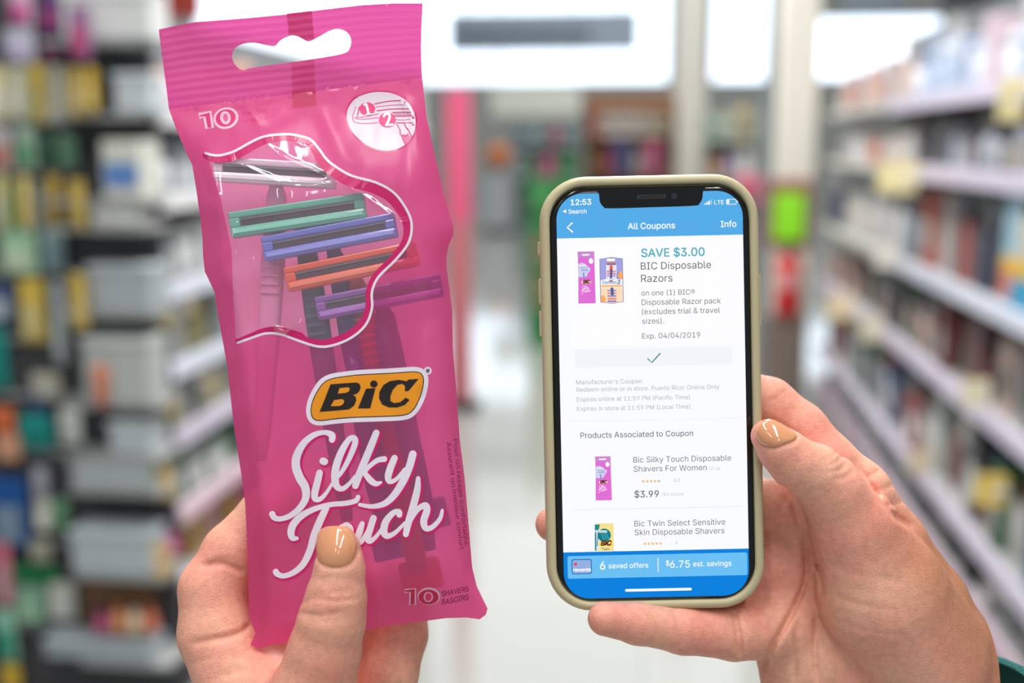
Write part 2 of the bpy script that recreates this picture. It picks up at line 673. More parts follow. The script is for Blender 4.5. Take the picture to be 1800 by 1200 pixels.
def product(kind, x0, x1, z0, z1, y0, rgb, rgb2=None, dep=None):
    """one packaged product as one mesh, front face at y0; returns the object (origin at its base)"""
    w, h = x1 - x0, z1 - z0
    d = dep or max(.03, min(.12, w))
    b = ((x0 + x1) / 2, y0 + d / 2, z0)
    c = cmat(rgb)
    c2 = cmat(rgb2 or shade(rgb, .6))
    m = MB()
    if kind == 'bottle':
        r = w / 2
        sy = min(1.0, d / w)
        m.lathe([(r * .9, 0), (r, h * .03), (r, h * .62), (r * .8, h * .72), (r * .42, h * .78), (r * .4, h * .8)], c, 14, sy=sy)
        m.lathe([(r * .46, h * .8), (r * .46, h * .97), (r * .4, h)], c2, 14, sy=sy)
        name = 'bottle'
    elif kind == 'tube':
        r = w / 2
        m.lathe([(r * .6, 0), (r * .62, h * .16)], c2, 12, sy=min(1, d / w))
        m.lathe([(r * .7, h * .16), (r * .95, h * .3), (r, h * .85), (r * 1.0, h)], c, 12, sy=min(1, d / w) * .6)
        name = 'tube'
    elif kind == 'jar':
        r = w / 2
        m.lathe([(r * .9, 0), (r, h * .06), (r, h * .68), (r * .9, h * .72)], c, 14, sy=min(1, d / w))
        m.lathe([(r * .96, h * .72), (r * .96, h * .96), (r * .9, h)], c2, 14, sy=min(1, d / w))
        name = 'jar'
    elif kind == 'pouch':            # hanging card pack with a blister
        m.box((-w / 2, -.004, 0), (w / 2, .004, h), c, .003)
        m.box((-w * .36, -.02, h * .08), (w * .36, -.004, h * .6), c2, .008)
        name = 'hanging_pack'
        b = ((x0 + x1) / 2, y0 + .01, z0)
    elif kind == 'tray':
        m.box((-w / 2, -d / 2, 0), (w / 2, d / 2, h * .86), c, .006)
        m.box((-w / 2 - .004, -d / 2 - .006, h * .86), (w / 2 + .004, d / 2 - .01, h), c2, .004)
        name = 'shelf_tray'
    else:
        m.box((-w / 2, -d / 2, 0), (w / 2, d / 2, h), c, .004)
        m.box((-w * .42, -d / 2 - .002, h * .2), (w * .42, -d / 2 - .0005, h * .62), c2)
        name = 'carton'
    o = m.build(name)
    o.location = b
    return o


def pxprod(kind, px0, py0, px1, py1, Y, rgb, rgb2, label, cat, group=None, dep=None, name=None, snap=False):
    x0, x1, z0, z1 = wall_rect(px0, py0, px1, py1, Y)
    if snap == 'rack':
        zs = [q for q in SHZ if abs(q - z0) < .045]
        z0 = zs[0] + .001 if zs else z0
        above = [q for q in SHZ if q > z0 + .045]
        z1 = min(z1, min(above) - .016) if above else z1
    elif snap:                        # stand it on the nearest shelf of the fixture just built
        zs = min(FIX['z'], key=lambda q: abs(q - z0))
        above = [q for q in FIX['z'] if q > zs + .05]
        z1 = min(z1, (min(above) - .04) if above else z1)
        z0 = zs + .002
        w = min(x1 - x0, FIX['x'][1] - FIX['x'][0])
        x0 = max(FIX['x'][0], min(x0, FIX['x'][1] - w))
        x1 = min(x0 + w, FIX['x'][1])
    o = product(kind, x0, x1, z0, z1, Y, rgb, rgb2, dep)
    if name:
        o.name = name
    return tag(o, label, cat, group)


# brown display straight ahead with its coloured stock
YD = 12.0
fixture('shelf_display', 'brown shelf display with a timber header in the far centre', 'display', 1028, 166, 1190, YD, .6, (120, 88, 66), (238, 306, 372),
        ((150, 104, 74), at_y(1028, 166, YD).z - at_y(1028, 196, YD).z))
g = 'goods on the far brown display'
for a in [('carton', 1032, 190, 1050, 237, (214, 92, 60), 'orange red carton at the left of the brown display top shelf'),
          ('carton', 1054, 198, 1080, 237, (228, 222, 214), 'white carton beside the orange red one on the brown display'),
          ('carton', 1084, 198, 1112, 237, (232, 228, 220), 'white carton in the middle of the brown display top shelf'),
          ('carton', 1116, 198, 1144, 237, (222, 216, 206), 'third white carton on the brown display top shelf'),
          ('carton', 1148, 200, 1176, 237, (206, 190, 160), 'tan carton at the right of the brown display top shelf'),
          ('bottle', 1034, 252, 1052, 305, (128, 118, 70), 'olive bottle at the left of the brown display lower shelf'),
          ('bottle', 1056, 250, 1074, 305, (186, 84, 96), 'red bottle on the brown display lower shelf'),
          ('carton', 1078, 244, 1108, 305, (84, 84, 140), 'violet blue carton on the brown display lower shelf'),
          ('bottle', 1112, 256, 1130, 305, (190, 184, 184), 'pale grey bottle on the brown display lower shelf'),
          ('carton', 1134, 250, 1160, 305, (222, 110, 150), 'pink carton on the brown display lower shelf'),
          ('jar', 1170, 266, 1184, 305, (130, 96, 88), 'brown jar at the right of the brown display lower shelf')]:
    pxprod(a[0], a[1], a[2], a[3], a[4] + (1 if a[4] == 237 else 0.5), YD + .08, a[5], None, a[6], a[0], g, .2, None, True)

fixture('shelf_display', 'grey shelf display under the cream sign board', 'display', 900, 214, 1022, 20.6, .5, (150, 160, 160), (258, 312, 370))
g = 'goods on the far grey display'
for a in [('carton', 904, 224, 923, 257, (140, 168, 176), 'blue grey carton at the left of the grey display'),
          ('carton', 926, 228, 945, 257, (186, 200, 198), 'pale carton on the upper shelf of the grey display'),
          ('carton', 948, 218, 963, 257, (150, 178, 170), 'sage carton on the upper shelf of the grey display'),
          ('bottle', 966, 212, 985, 257, (206, 120, 150), 'pink bottle on the upper shelf of the grey display'),
          ('carton', 989, 226, 1014, 257, (160, 182, 180), 'grey green carton at the right of the grey display'),
          ('carton', 904, 270, 921, 311, (196, 206, 206), 'pale carton at the left of the grey display lower shelf'),
          ('jar', 925, 276, 945, 311, (120, 178, 130), 'green jar on the grey display lower shelf'),
          ('bottle', 948, 262, 976, 311, (222, 120, 160), 'large pink bottle on the grey display lower shelf'),
          ('carton', 980, 272, 1012, 311, (104, 176, 116), 'bright green carton on the grey display lower shelf')]:
    pxprod(a[0], a[1], a[2], a[3], a[4] + .5, 20.68, a[5], None, a[6], a[0], g, .2, None, True)

fixture('shelf_display', 'pale shelf display between the distant pillar and the grey strip', 'display', 1236, 196, 1342, 11.0, .5, (176, 182, 172), (244, 312, 380))
g = 'goods on the pale far display'
for a in [('carton', 1240, 206, 1262, 243, (168, 190, 170), 'sage carton at the left of the pale far display'),
          ('carton', 1266, 212, 1290, 243, (186, 200, 190), 'pale green carton on the pale far display'),
          ('carton', 1292, 186, 1318, 243, (206, 188, 150), 'tall tan carton on the pale far display'),
          ('jar', 1240, 272, 1270, 311, (196, 150, 120), 'tan jar on the pale far display lower shelf'),
          ('bottle', 1274, 260, 1294, 311, (186, 170, 200), 'lilac bottle on the pale far display lower shelf'),
          ('bottle', 1298, 222, 1328, 311, (226, 226, 226), 'tall white bottle on the pale far display lower shelf')]:
    pxprod(a[0], a[1], a[2], a[3], a[4] + .5, 11.08, a[5], None, a[6], a[0], g, .2, None, True)
pxprod('carton', 1296, 282, 1336, 330, 9.6, (232, 110, 140), None, 'pink carton low in front of the pale far display', 'carton', None, .2, 'floor_carton').location.z = 1.06
fixture('side_table', 'small pale table under the pink carton', 'table', 1290, 330, 1345, 9.55, .4, (186, 184, 180), ())

# grey counter with an orange ball
x0, x1, z0, z1 = wall_rect(846, 298, 896, 298, 19.5)
r = empty('counter', ((x0 + x1) / 2, 19.5, 0), 'waist high pale grey counter in the far aisle', 'counter')
b = ((x0 + x1) / 2, 19.5, 0)
MB().box((x0, 19.5, .08), (x1, 20.3, z1 - .04), cmat((186, 190, 192)), .01).build('body', r, b)
MB().box((x0 - .02, 19.47, z1 - .04), (x1 + .02, 20.32, z1), cmat((140, 146, 150)), .01).build('counter_top', r, b)
MB().box((x0 + .03, 19.53, 0), (x1 - .03, 20.27, .08), DARK).build('plinth', r, b)
p = at_y(860, 275, 19.8)
m = MB()
rr = .22
m.lathe([(max(.002, rr * math.sin(math.pi * i / 10)), -rr * math.cos(math.pi * i / 10)) for i in range(11)], cmat((226, 130, 66)), 20)
for k in range(2):
    m.lathe([(rr * 1.01, -.003), (rr * 1.01, .003)], cmat((90, 50, 30)), 20, ax='xy'[k], caps=False)
o = m.build('ball')
o.location = ((x0 + x1) / 2, 19.85, z1 + rr * 1.012)
tag(o, 'orange ball resting on the far grey counter', 'ball')

# green floor display behind the phone's left edge
YG = 8.6
fixture('floor_display', 'green cardboard floor display left of the phone', 'display', 928, 318, 1010, YG, .4, (40, 128, 66), (402, 470, 545, 612))
g = 'goods on the green floor display'
for a in [('carton', 934, 335, 962, 401, (70, 150, 84), 'green carton on the top shelf of the green display'),
          ('bottle', 966, 340, 984, 401, (60, 120, 70), 'dark green bottle on the top shelf of the green display'),
          ('carton', 934, 415, 958, 469, (178, 156, 116), 'tan carton on the second shelf of the green display'),
          ('carton', 962, 420, 986, 469, (196, 180, 140), 'cream carton on the second shelf of the green display'),
          ('carton', 934, 488, 960, 544, (172, 158, 110), 'olive tan carton on the third shelf of the green display'),
          ('carton', 964, 490, 988, 544, (120, 140, 90), 'olive carton on the third shelf of the green display'),
          ('carton', 934, 556, 960, 611, (36, 150, 70), 'vivid green carton on the lowest shelf of the green display')]:
    pxprod(a[0], a[1], a[2], a[3], a[4] + .5, YG + .06, a[5], None, a[6], a[0], g, .15, None, True)

# fire extinguisher and its lime sleeve on the beige pillar
pc = at_y(1384, 500, 7.0)
xc_, yc_ = pc.x, 6.99
zb = at_y(1384, 553, 7.0).z
zt = at_y(1384, 448, 7.0).z
r = empty('fire_extinguisher', (xc_, yc_, zb), 'red fire extinguisher with a pale label hung on the beige pillar', 'fire extinguisher')
b = (xc_, yc_, zb)
H = zt - zb
m = MB().lathe([(.06, 0), (.078, .02), (.08, H * .86), (.06, H * .95), (.025, H)], mat('extinguisher_red', (206, 8, 16), .3, coat=.3), 20, c=b)
m.build('cylinder', r, b)
MB().lathe([(.081, H * .45), (.081, H * .76)], mat('extinguisher_label', (226, 150, 150), .5), 20, c=b, caps=False).build('label_band', r, b)
MB().lathe([(.022, H), (.022, H + .05)], DARK, 12, c=b).box((xc_ - .012, yc_ - .1, zb + H + .04), (xc_ + .012, yc_ + .03, zb + H + .06), DARK, .004).build('valve_handle', r, b)
z0, z1 = at_y(1384, 424, 7.0).z, at_y(1384, 340, 7.0).z
r = empty('safety_sign', (xc_, 7.06, z0), 'lime green sign board on the pillar above the fire extinguisher', 'sign')
b = (xc_, 7.06, z0)
MB().box((xc_ - .13, 7.07, z0 - .05), (xc_ + .13, 7.095, z1 + .08), cmat((150, 84, 76)), .006).build('backing_board', r, b)
MB().box((xc_ - .09, 7.035, z0), (xc_ + .09, 7.07, z1), mat('lime', (150, 240, 30), .5), .008).build('lime_panel', r, b)
m = MB().box((xc_ - .12, 7.0, 0), (xc_ + .12, 7.09, zb - .0), cmat((126, 112, 104)), .008)
o = m.build('extinguisher_stand')
tag(o, 'taupe floor stand under the red fire extinguisher', 'stand')

# ------------------------------------------------------------------ the right rack
XR = 1.0
ORD = ['first', 'second', 'third', 'fourth', 'fifth', 'sixth', 'seventh', 'eighth', 'ninth', 'tenth', 'eleventh', 'twelfth', 'thirteenth', 'fourteenth',
       'fifteenth', 'sixteenth', 'seventeenth', 'eighteenth', 'nineteenth', 'twentieth']
ORD += ['twenty-' + s for s in ORD[:9]] + ['thirtieth'] + ['thirty-' + s for s in ORD[:9]] + ['fortieth'] + ['forty-' + s for s in ORD[:9]]
r = empty('gondola_shelving', (XR + .25, 4.9, 0), 'long white shelving rack full of goods along the right of the aisle', 'shelving')
bR = (XR + .25, 4.9, 0)
Y0, Y1 = 2.6, 6.95
MB().box((XR + .46, Y0, 0), (XR + .5, Y1, 2.15), mat('rack_back', (120, 124, 128), .7)).build('back_panel', r, bR)
MB().box((XR + .02, Y0, 0), (XR + .46, Y1, .1), mat('kick', (48, 48, 50), .6)).build('plinth', r, bR)
RS = [('lowest', .14), ('fifth', .35), ('fourth', .75), ('third', 1.075), ('second', 1.45), ('top', 1.715)]
for i, (nm, z) in enumerate(RS):
    MB().box((XR + .012, Y0, z - .03), (XR + .46, Y1, z), BOARD).build('shelf', r, bR)
    ye = [Y1, Y1, Y1, 4.95, 4.5, 5.1][i]
    MB().box((XR - .004, Y0, z - .042), (XR + .012, ye, z + .016), [cmat((206, 176, 196)), LILAC, LILAC, RAILB, LILAC, LILAC][i], .003).build('price_rail', r, bR)
    if ye < Y1:
        MB().box((XR - .002, ye + .01, z - .03), (XR + .012, Y1, z + .006), mat('rail_pale', (206, 202, 194), .5), .003).build('price_rail', r, bR)
for y in (Y0, 3.6, 4.75, 5.9, Y1):
    MB().box((XR + .42, y - .02, 0), (XR + .46, y + .02, 2.15), WHITE).build('upright', r, bR)

PALR = {'top': [(206, 216, 232), (196, 208, 228), (170, 186, 212), (226, 230, 238), (120, 142, 180), (214, 190, 200), (190, 206, 226), (70, 96, 150)],
        'second': [(150, 154, 160), (196, 196, 196), (170, 160, 150), (112, 116, 124), (206, 190, 194), (178, 184, 194), (84, 80, 84), (205, 196, 176)],
        'third': [(178, 182, 184), (196, 188, 182), (96, 98, 108), (176, 96, 84), (142, 152, 164), (208, 202, 196), (60, 64, 82), (188, 176, 176)],
        'fourth': [(112, 62, 62), (196, 172, 162), (140, 84, 80), (88, 96, 98), (60, 86, 70), (186, 160, 140), (168, 160, 160), (90, 60, 62)],
        'fifth': [(50, 84, 124), (186, 190, 186), (66, 110, 76), (150, 154, 152), (204, 202, 198), (60, 60, 66), (120, 128, 132), (140, 60, 60)],
        'lowest': [(48, 48, 52), (90, 90, 94), (186, 188, 190), (150, 140, 142), (60, 50, 52)]}
NEXT = {'lowest': .35, 'fifth': .75, 'fourth': 1.075, 'third': 1.45, 'second': 1.715, 'top': 2.0}
rnd = random.Random(11)
for nm, z in RS:
    y = Y0 + .05 if nm != 'lowest' else 2.7
    k = 0
    pal = PALR[nm]
    last = None
    PALE = [(206, 204, 200), (196, 196, 196), (214, 206, 196), (186, 186, 190), (216, 190, 176), (60, 66, 104), (206, 120, 100), (200, 200, 206)]
    while y < Y1 - .16:
        if y > 4.9 and nm in ('second', 'third', 'top'):
            pal = PALE
        if nm == 'third' and 3.02 < y + .06 < 3.5:
            y = 3.5                     # the picture carton stands here
        w = rnd.uniform(.075, .115) * (1 + .09 * (y - 2.6))
        kind = rnd.choice(['carton', 'bottle', 'carton', 'bottle', 'jar'] if nm != 'fourth' else ['carton', 'carton', 'tube', 'bottle'])
        c = rnd.choice(pal)
        if c == last:
            c = rnd.choice(pal)
        last = c
        room = NEXT[nm] - z - .06
        h = min(room, rnd.uniform(.6, .97) * room if nm != 'top' else rnd.uniform(.13, .24))
        d = rnd.uniform(.06, .11)
        o = product(kind, -w / 2, w / 2, 0, h, 0, c, rnd.choice(pal + [(236, 236, 238)]), d)
        # turned so that its front looks across the aisle
        o.rotation_euler = (0, 0, -math.pi / 2)
        o.location = (XR + .03 + d / 2 + rnd.uniform(0, .05), y + w / 2, z + .0005)
        shelf = {'top': 'top shelf', 'lowest': 'lowest shelf'}.get(nm, nm + ' shelf down')
        tag(o, '%s %s, %s from the near end, %s of the right rack' % (cname(c), {'carton': 'carton', 'bottle': 'bottle', 'jar': 'jar', 'tube': 'tube'}[kind], ORD[k], shelf),
            {'carton': 'box'}.get(kind, kind), 'goods on the %s of the right rack' % shelf)
        k += 1
        y += w + rnd.uniform(.01, .035)


# a few goods one can make out on the right rack
def xprod(kind, px, py_top, wpx, X, z, rgb, rgb2, label, cat, dep=.1):
    d = ray(px, py_top)
    p = CAMP + d * (X / d.x)
    s = p.y / FPX
    return p, wpx * s


def shelf_tag(X, px, py, w, h, rgb, label, side):
    """a card that sticks out from the rail into the aisle; w, h in photo pixels"""
    d = ray(px, py)
    p = CAMP + d * (X / d.x)
    for _ in range(4):
        hw = w * p.y / FPX / 2
        p = CAMP + d * ((X + side * hw) / d.x)
    hw, hh = w * p.y / FPX / 2, h * p.y / FPX / 2
    r = empty('shelf_tag', (p.x, p.y, p.z), label, 'price tag', 'price tags on the racks')
    MB().box((p.x - hw, p.y - .003, p.z - hh), (p.x + hw, p.y + .003, p.z + hh), cmat(rgb), .002).build('card', r, tuple(p))
    cxx = X - side * .004
    MB().box((min(cxx, p.x), p.y - .006, p.z - .01), (max(cxx, p.x), p.y + .006, p.z + .01), mat('tag_clip', (225, 225, 230), .2), .002).build('clip', r, tuple(p))
    return r


for px, py, w, h, c, l in [(1578, 312, 64, 50, (244, 228, 170), 'large cream price tag on the second rail of the right rack'),
                           (1478, 540, 46, 40, (236, 214, 170), 'cream price tag far along the fourth rail of the right rack'),
                           (1716, 690, 44, 46, (240, 230, 190), 'cream price tag near the middle of the fourth rail'),
                           (1618, 812, 36, 40, (220, 200, 156), 'tan price tag on the fifth rail of the right rack'),
                           (1560, 448, 40, 44, (226, 222, 212), 'whitish price tag on the third rail of the right rack'),
                           (1532, 578, 38, 44, (220, 212, 186), 'pale price tag on the fourth rail beside the dark gap'),
                           (1780, 175, 44, 70, (240, 226, 170), 'tall yellow price tag under the top rail of the right rack'),
                           (1742, 862, 54, 56, (240, 206, 100), 'bright yellow price tag on the fifth rail of the right rack')]:
    shelf_tag(XR - .005, px, py, w, h, c, l, -1)
# a large picture carton on the third shelf near the frame edge
d = ray(1768, 520)
zz = 1.0765
yy = 3.28
r = empty('picture_carton', (XR + .07, yy, zz), 'large light blue picture carton with a yellow band on the right rack', 'box')
b = (XR + .07, yy, zz)
MB().box((XR + .02, yy - .2, zz), (XR + .14, yy + .2, zz + .33), cmat((150, 186, 204)), .004).build('carton', r, b)
MB().box((XR + .017, yy - .19, zz + .1), (XR + .02, yy + .19, zz + .15), cmat((226, 180, 40))).build('yellow_band', r, b)
MB().box((XR + .017, yy - .19, zz + .02), (XR + .02, yy + .1, zz + .1), cmat((40, 150, 190))).build('blue_band', r, b)
MB().box((XR + .016, yy + .1, zz + .03), (XR + .02, yy + .19, zz + .11), cmat((220, 120, 90))).build('orange_patch', r, b)
MB().box((XR + .016, yy - .12, zz + .15), (XR + .02, yy + .04, zz + .27), cmat((206, 196, 176))).build('pale_figure', r, b)
MB().box((XR + .015, yy - .08, zz + .27), (XR + .02, yy, zz + .31), cmat((110, 70, 50))).build('brown_patch', r, b)

# ------------------------------------------------------------------ the left racks
# a hanging display that faces the camera
YL = 2.75
xl0, xl1 = at_y(-330, 600, YL).x, at_y(276, 600, YL).x
r = empty('display_rack', ((xl0 + xl1) / 2, YL, 0), 'dark display rack with hanging packs and grey trays facing down the aisle', 'shelving')
bL = ((xl0 + xl1) / 2, YL, 0)
MB().box((xl0, YL + .05, 0), (xl1, YL + .07, 2.05), mat('rack_dark_back', (70, 70, 74), .7)).build('back_panel', r, bL)
MB().box((xl0, YL, 0), (xl0 + .012, YL + .05, 2.05), WHITE).build('side_panel', r, bL)
xm = at_y(136, 600, YL).x
SHZ = []
for pyy in (68.5, 200, 351, 399, 466 + 85, 590 + 120, 800.5, 861, 1011, 1163):
    z = at_y(200, pyy, YL - .085).z
    SHZ.append(z)
    MB().box((xm, YL - .09, z - .012), (xl1 + .03, YL + .05, z), BOARD).build('shelf', r, bL)
for pyy in (215, 300, 405, 480, 600, 700, 800, 960, 1110):
    z = at_y(60, pyy, YL).z
    MB().box((xl0 + .012, YL + .03, z - .006), (xm, YL + .05, z + .006), BOARD).build('peg_bar', r, bL)
z = at_y(60, 800, YL).z
MB().box((xl0, YL + .03, 2.05), (xl1, YL + .07, 2.15), WHITE).build('header_board', r, bL)

gt = 'grey trays on the dark display rack'
TR = [(104, -14, 268, 68, (214, 216, 216), 'pale blank tray at the top of the dark display rack'),
      (198, 128, 272, 199.5, (190, 198, 204), 'bluish grey tray on the second shelf of the dark rack'),
      (160, 364, 240, 398, (196, 198, 196), 'low pale tray below the white carton on the dark rack'),
      (152, 466, 268, 550.5, (164, 172, 176), 'blue grey tray at mid height on the dark rack'),
      (142, 592, 270, 709.5, (176, 182, 180), 'large pale grey tray below the mid height one'),
      (190, 742, 272, 800, (178, 186, 190), 'narrow pale tray above the arched gap'),
      (122, 802, 272, 860.5, (168, 176, 178), 'wide grey tray directly over the arched dark gap'),
      (122, 930, 272, 1010.5, (174, 184, 190), 'pale blue grey tray over the brown gap'),
      (76, 1124, 272, 1162.5, (160, 170, 176), 'lowest wide grey tray on the dark rack')]
for a in TR:
    pxprod('tray', a[0], a[1], min(a[2], 266), a[3] - 1.2, YL - .085, shade(a[4], 1.0), shade(a[4], 1.08), a[5], 'tray', gt, .108, None, 'rack')
# odd stock on the dark rack
for a in [('carton', 176, 246, 250, 350, (206, 208, 198), (90, 130, 190), 'white carton with a blue band on the dark display rack', 'box'),
          ('tube', 152, 646, 186, 726, (206, 128, 100), (190, 90, 50), 'terracotta tube hanging in front of the pale grey tray', 'tube'),
          ('carton', 140, 1022, 268, 1116, (104, 70, 44), (84, 54, 34), 'dark brown carton on the shelf below the arched gap', 'box'),
          ('bottle', 188, 1070, 214, 1116, (222, 150, 104), (214, 120, 70), 'orange bottle standing before the brown carton', 'bottle'),
          ('bottle', 218, 1076, 242, 1116, (240, 214, 180), (236, 220, 200), 'cream bottle beside the orange one low on the dark rack', 'bottle'),
          ('bottle', 246, 1074, 270, 1116, (226, 130, 100), (222, 110, 90), 'coral bottle right of the cream one low on the dark rack', 'bottle'),
          ('jar', 160, 1086, 184, 1116, (192, 90, 140), (180, 80, 130), 'magenta jar left of the orange bottle low on the dark rack', 'jar')]:
    pxprod(a[0], a[1], a[2], a[3], a[4], (YL - .085 if a[0] != 'tube' else YL - .13) if a[0] != 'carton' else (YL - .085 if a[1] == 176 else YL - .02), a[5], a[6], a[7], a[8], 'odd stock on the dark display rack', .05 if a[0] != 'carton' else (.12 if a[1] == 176 else .05), None, 'rack')
gp = 'hanging packs on the dark display rack'
for a in [(12, -20, 55, 44, (222, 190, 210), (200, 80, 150), 'pale pink hanging pack at the top left of the dark rack'),
          (66, -15, 110, 60, (90, 60, 120), (150, 60, 120), 'purple hanging pack in the top row of the dark rack'),
          (68, 50, 118, 108, (70, 50, 110), (130, 30, 90), 'violet hanging pack below the purple one'),
          (116, 10, 158, 104, (150, 110, 150), (180, 70, 120), 'mauve hanging pack at the right of the top row'),
          (4, 50, 58, 110, (206, 206, 220), (190, 180, 210), 'lilac white hanging pack at the left below the top row'),
          (-30, 116, 10, 212, (236, 226, 180), (220, 222, 210), 'cream hanging pack at the frame edge of the yellow row'),
          (14, 116, 44, 212, (214, 214, 182), (226, 228, 214), 'whitish hanging pack in the upper yellow row'),
          (48, 112, 80, 216, (220, 192, 96), (214, 200, 130), 'yellow hanging pack in the upper yellow row'),
          (82, 112, 112, 216, (222, 220, 196), (216, 214, 190), 'cream white hanging pack in the upper yellow row'),
          (116, 118, 142, 206, (200, 174, 100), (210, 190, 140), 'ochre hanging pack in the upper yellow row'),
          (145, 118, 170, 198, (206, 172, 70), (214, 190, 110), 'deep yellow hanging pack ending the upper row'),
          (-20, 222, 22, 300, (188, 186, 190), (190, 120, 100), 'grey hanging pack at the left of the green row'),
          (26, 222, 60, 298, (164, 190, 170), (90, 160, 110), 'sage hanging pack in the green row'),
          (64, 236, 94, 296, (64, 110, 84), (50, 90, 70), 'dark green hanging pack in the green row'),
          (98, 234, 132, 292, (128, 172, 140), (100, 150, 116), 'mid green hanging pack ending the green row'),
          (-14, 306, 12, 402, (228, 214, 150), (210, 206, 190), 'pale yellow hanging pack at the edge of the second yellow row'),
          (13, 318, 25, 402, (84, 160, 84), (60, 140, 70), 'slim green hanging pack in the second yellow row'),
          (27, 308, 54, 402, (228, 206, 130), (216, 196, 120), 'cream yellow hanging pack in the second yellow row'),
          (57, 322, 76, 402, (164, 168, 160), (150, 154, 150), 'slim grey hanging pack in the second yellow row'),
          (79, 308, 106, 400, (204, 172, 72), (190, 160, 80), 'golden hanging pack in the second yellow row'),
          (118, 316, 148, 402, (198, 170, 80), (176, 156, 90), 'ochre hanging pack ending the second yellow row'),
          (-4, 402, 64, 484, (158, 200, 168), (190, 206, 180), 'wide mint hanging pack below the second yellow row'),
          (68, 402, 112, 476, (140, 164, 166), (120, 150, 156), 'blue grey hanging pack beside the wide mint one'),
          (28, 490, 80, 602, (214, 184, 76), (206, 190, 130), 'large yellow hanging pack in the third yellow row'),
          (86, 492, 116, 640, (176, 186, 190), (186, 196, 196), 'long pale grey hanging pack beside the large yellow one'),
          (119, 482, 152, 580, (202, 174, 86), (196, 176, 110), 'narrow yellow hanging pack ending the third yellow row'),
          (-30, 500, 22, 566, (70, 90, 130), (170, 180, 190), 'navy hanging pack at the frame edge beside the yellow one'),
          (-40, 570, 12, 684, (20, 150, 140), (10, 130, 124), 'teal hanging pack at the frame edge'),
          (52, 656, 104, 706, (186, 184, 170), (170, 170, 160), 'stone coloured hanging pack above the navy one'),
          (48, 690, 84, 728, (54, 84, 130), (40, 64, 110), 'small navy hanging pack above the teal jar'),
          (30, 730, 90, 792, (14, 150, 144), (10, 120, 110), 'vivid teal hanging pack left of the narrow tray'),
          (100, 720, 140, 784, (186, 190, 184), (170, 176, 172), 'pale hanging pack right of the vivid teal one'),
          (-16, 716, 22, 764, (220, 118, 66), (210, 100, 50), 'orange hanging pack at the frame edge'),
          (-10, 764, 32, 812, (214, 160, 130), (206, 150, 120), 'peach hanging pack below the orange one'),
          (-24, 838, 50, 964, (10, 80, 150), (120, 140, 160), 'large blue hanging pack low at the left'),
          (54, 822, 82, 884, (176, 178, 188), (150, 156, 164), 'grey hanging pack right of the large blue one'),
          (58, 880, 88, 934, (214, 214, 200), (226, 226, 216), 'white hanging pack below the grey one'),
          (90, 878, 118, 934, (116, 168, 128), (96, 150, 110), 'light green hanging pack beside the white one'),
          (50, 950, 84, 990, (180, 178, 160), (160, 160, 140), 'beige hanging pack above the green topped one'),
          (16, 994, 100, 1028, (20, 124, 70), (10, 110, 60), 'flat bright green hanging pack'),
          (22, 1030, 78, 1098, (130, 170, 146), (150, 190, 160), 'grey green hanging pack below the bright green one'),
          (80, 1024, 132, 1092, (190, 194, 184), (200, 204, 196), 'pale hanging pack beside the grey green one'),
          (-14, 950, 20, 1066, (216, 120, 140), (200, 160, 170), 'pink hanging pack at the lower left frame edge'),
          (-12, 1070, 28, 1164, (150, 206, 180), (30, 150, 120), 'mint hanging pack at the lower left frame edge'),
          (0, 1170, 34, 1230, (222, 190, 60), (210, 170, 50), 'bright yellow hanging pack at the bottom left corner')]:
    pxprod('pouch', a[0], a[1], a[2], a[3], YL - .128 if a[2] > 134 else YL - .001 - .005 * (a[0] % 4), a[4], a[5], a[6], 'hanging pack', gp)

# the rack that runs down the left of the aisle
XL = -1.27
r = empty('gondola_shelving', (XL - .25, 4.7, 0), 'long grey shelving rack along the left of the aisle behind the pink pack', 'shelving')
bG = (XL - .25, 4.7, 0)
Y0, Y1 = 2.86, 6.4
MB().box((XL - .4, Y0, 0), (XL - .36, Y1, 1.95), mat('rack_back', (120, 124, 128), .7)).build('back_panel', r, bG)
MB().box((XL - .36, Y1 - .03, 0), (XL - .02, Y1, 1.95), cmat((206, 208, 204))).build('end_panel', r, bG)
MB().box((XL - .36, Y0, 0), (XL - .02, Y1 - .03, .1), mat('kick', (48, 48, 50), .6)).build('plinth', r, bG)
LS = [('lowest', .34), ('sixth', .54), ('fifth', .755), ('fourth', .945), ('third', 1.16), ('second', 1.40), ('top', 1.62)]
for i, (nm, z) in enumerate(LS):
    MB().box((XL - .36, Y0, z - .022), (XL - .01, Y1 - .03, z), BOARD).build('shelf', r, bG)
    MB().box((XL - .01, Y0, z - .03), (XL + .004, Y1 - .03, z + .02), [LILAC, cmat((226, 196, 212)), LILAC, RAILB, RAILB, WHITE, WHITE][i], .003).build('price_rail', r, bG)
PALL = {'top': [(216, 218, 220), (196, 200, 206), (226, 170, 150), (204, 206, 208), (226, 206, 212)], 'second': [(206, 210, 216), (190, 196, 200), (170, 124, 96), (216, 216, 220), (150, 156, 166)],
        'third': [(150, 156, 160), (176, 182, 188), (140, 132, 96), (196, 200, 200)], 'fourth': [(168, 160, 116), (160, 166, 168), (186, 190, 188), (130, 128, 110), (200, 200, 196)],
        'fifth': [(160, 150, 104), (168, 172, 170), (120, 112, 122), (190, 190, 184)], 'sixth': [(60, 100, 70), (150, 168, 156), (170, 150, 110), (176, 182, 176)],
        'lowest': [(214, 170, 130), (200, 150, 150), (180, 140, 70), (206, 170, 190), (190, 80, 130)]}
LN = {'lowest': .54, 'sixth': .755, 'fifth': .945, 'fourth': 1.16, 'third': 1.40, 'second': 1.62, 'top': 1.85}
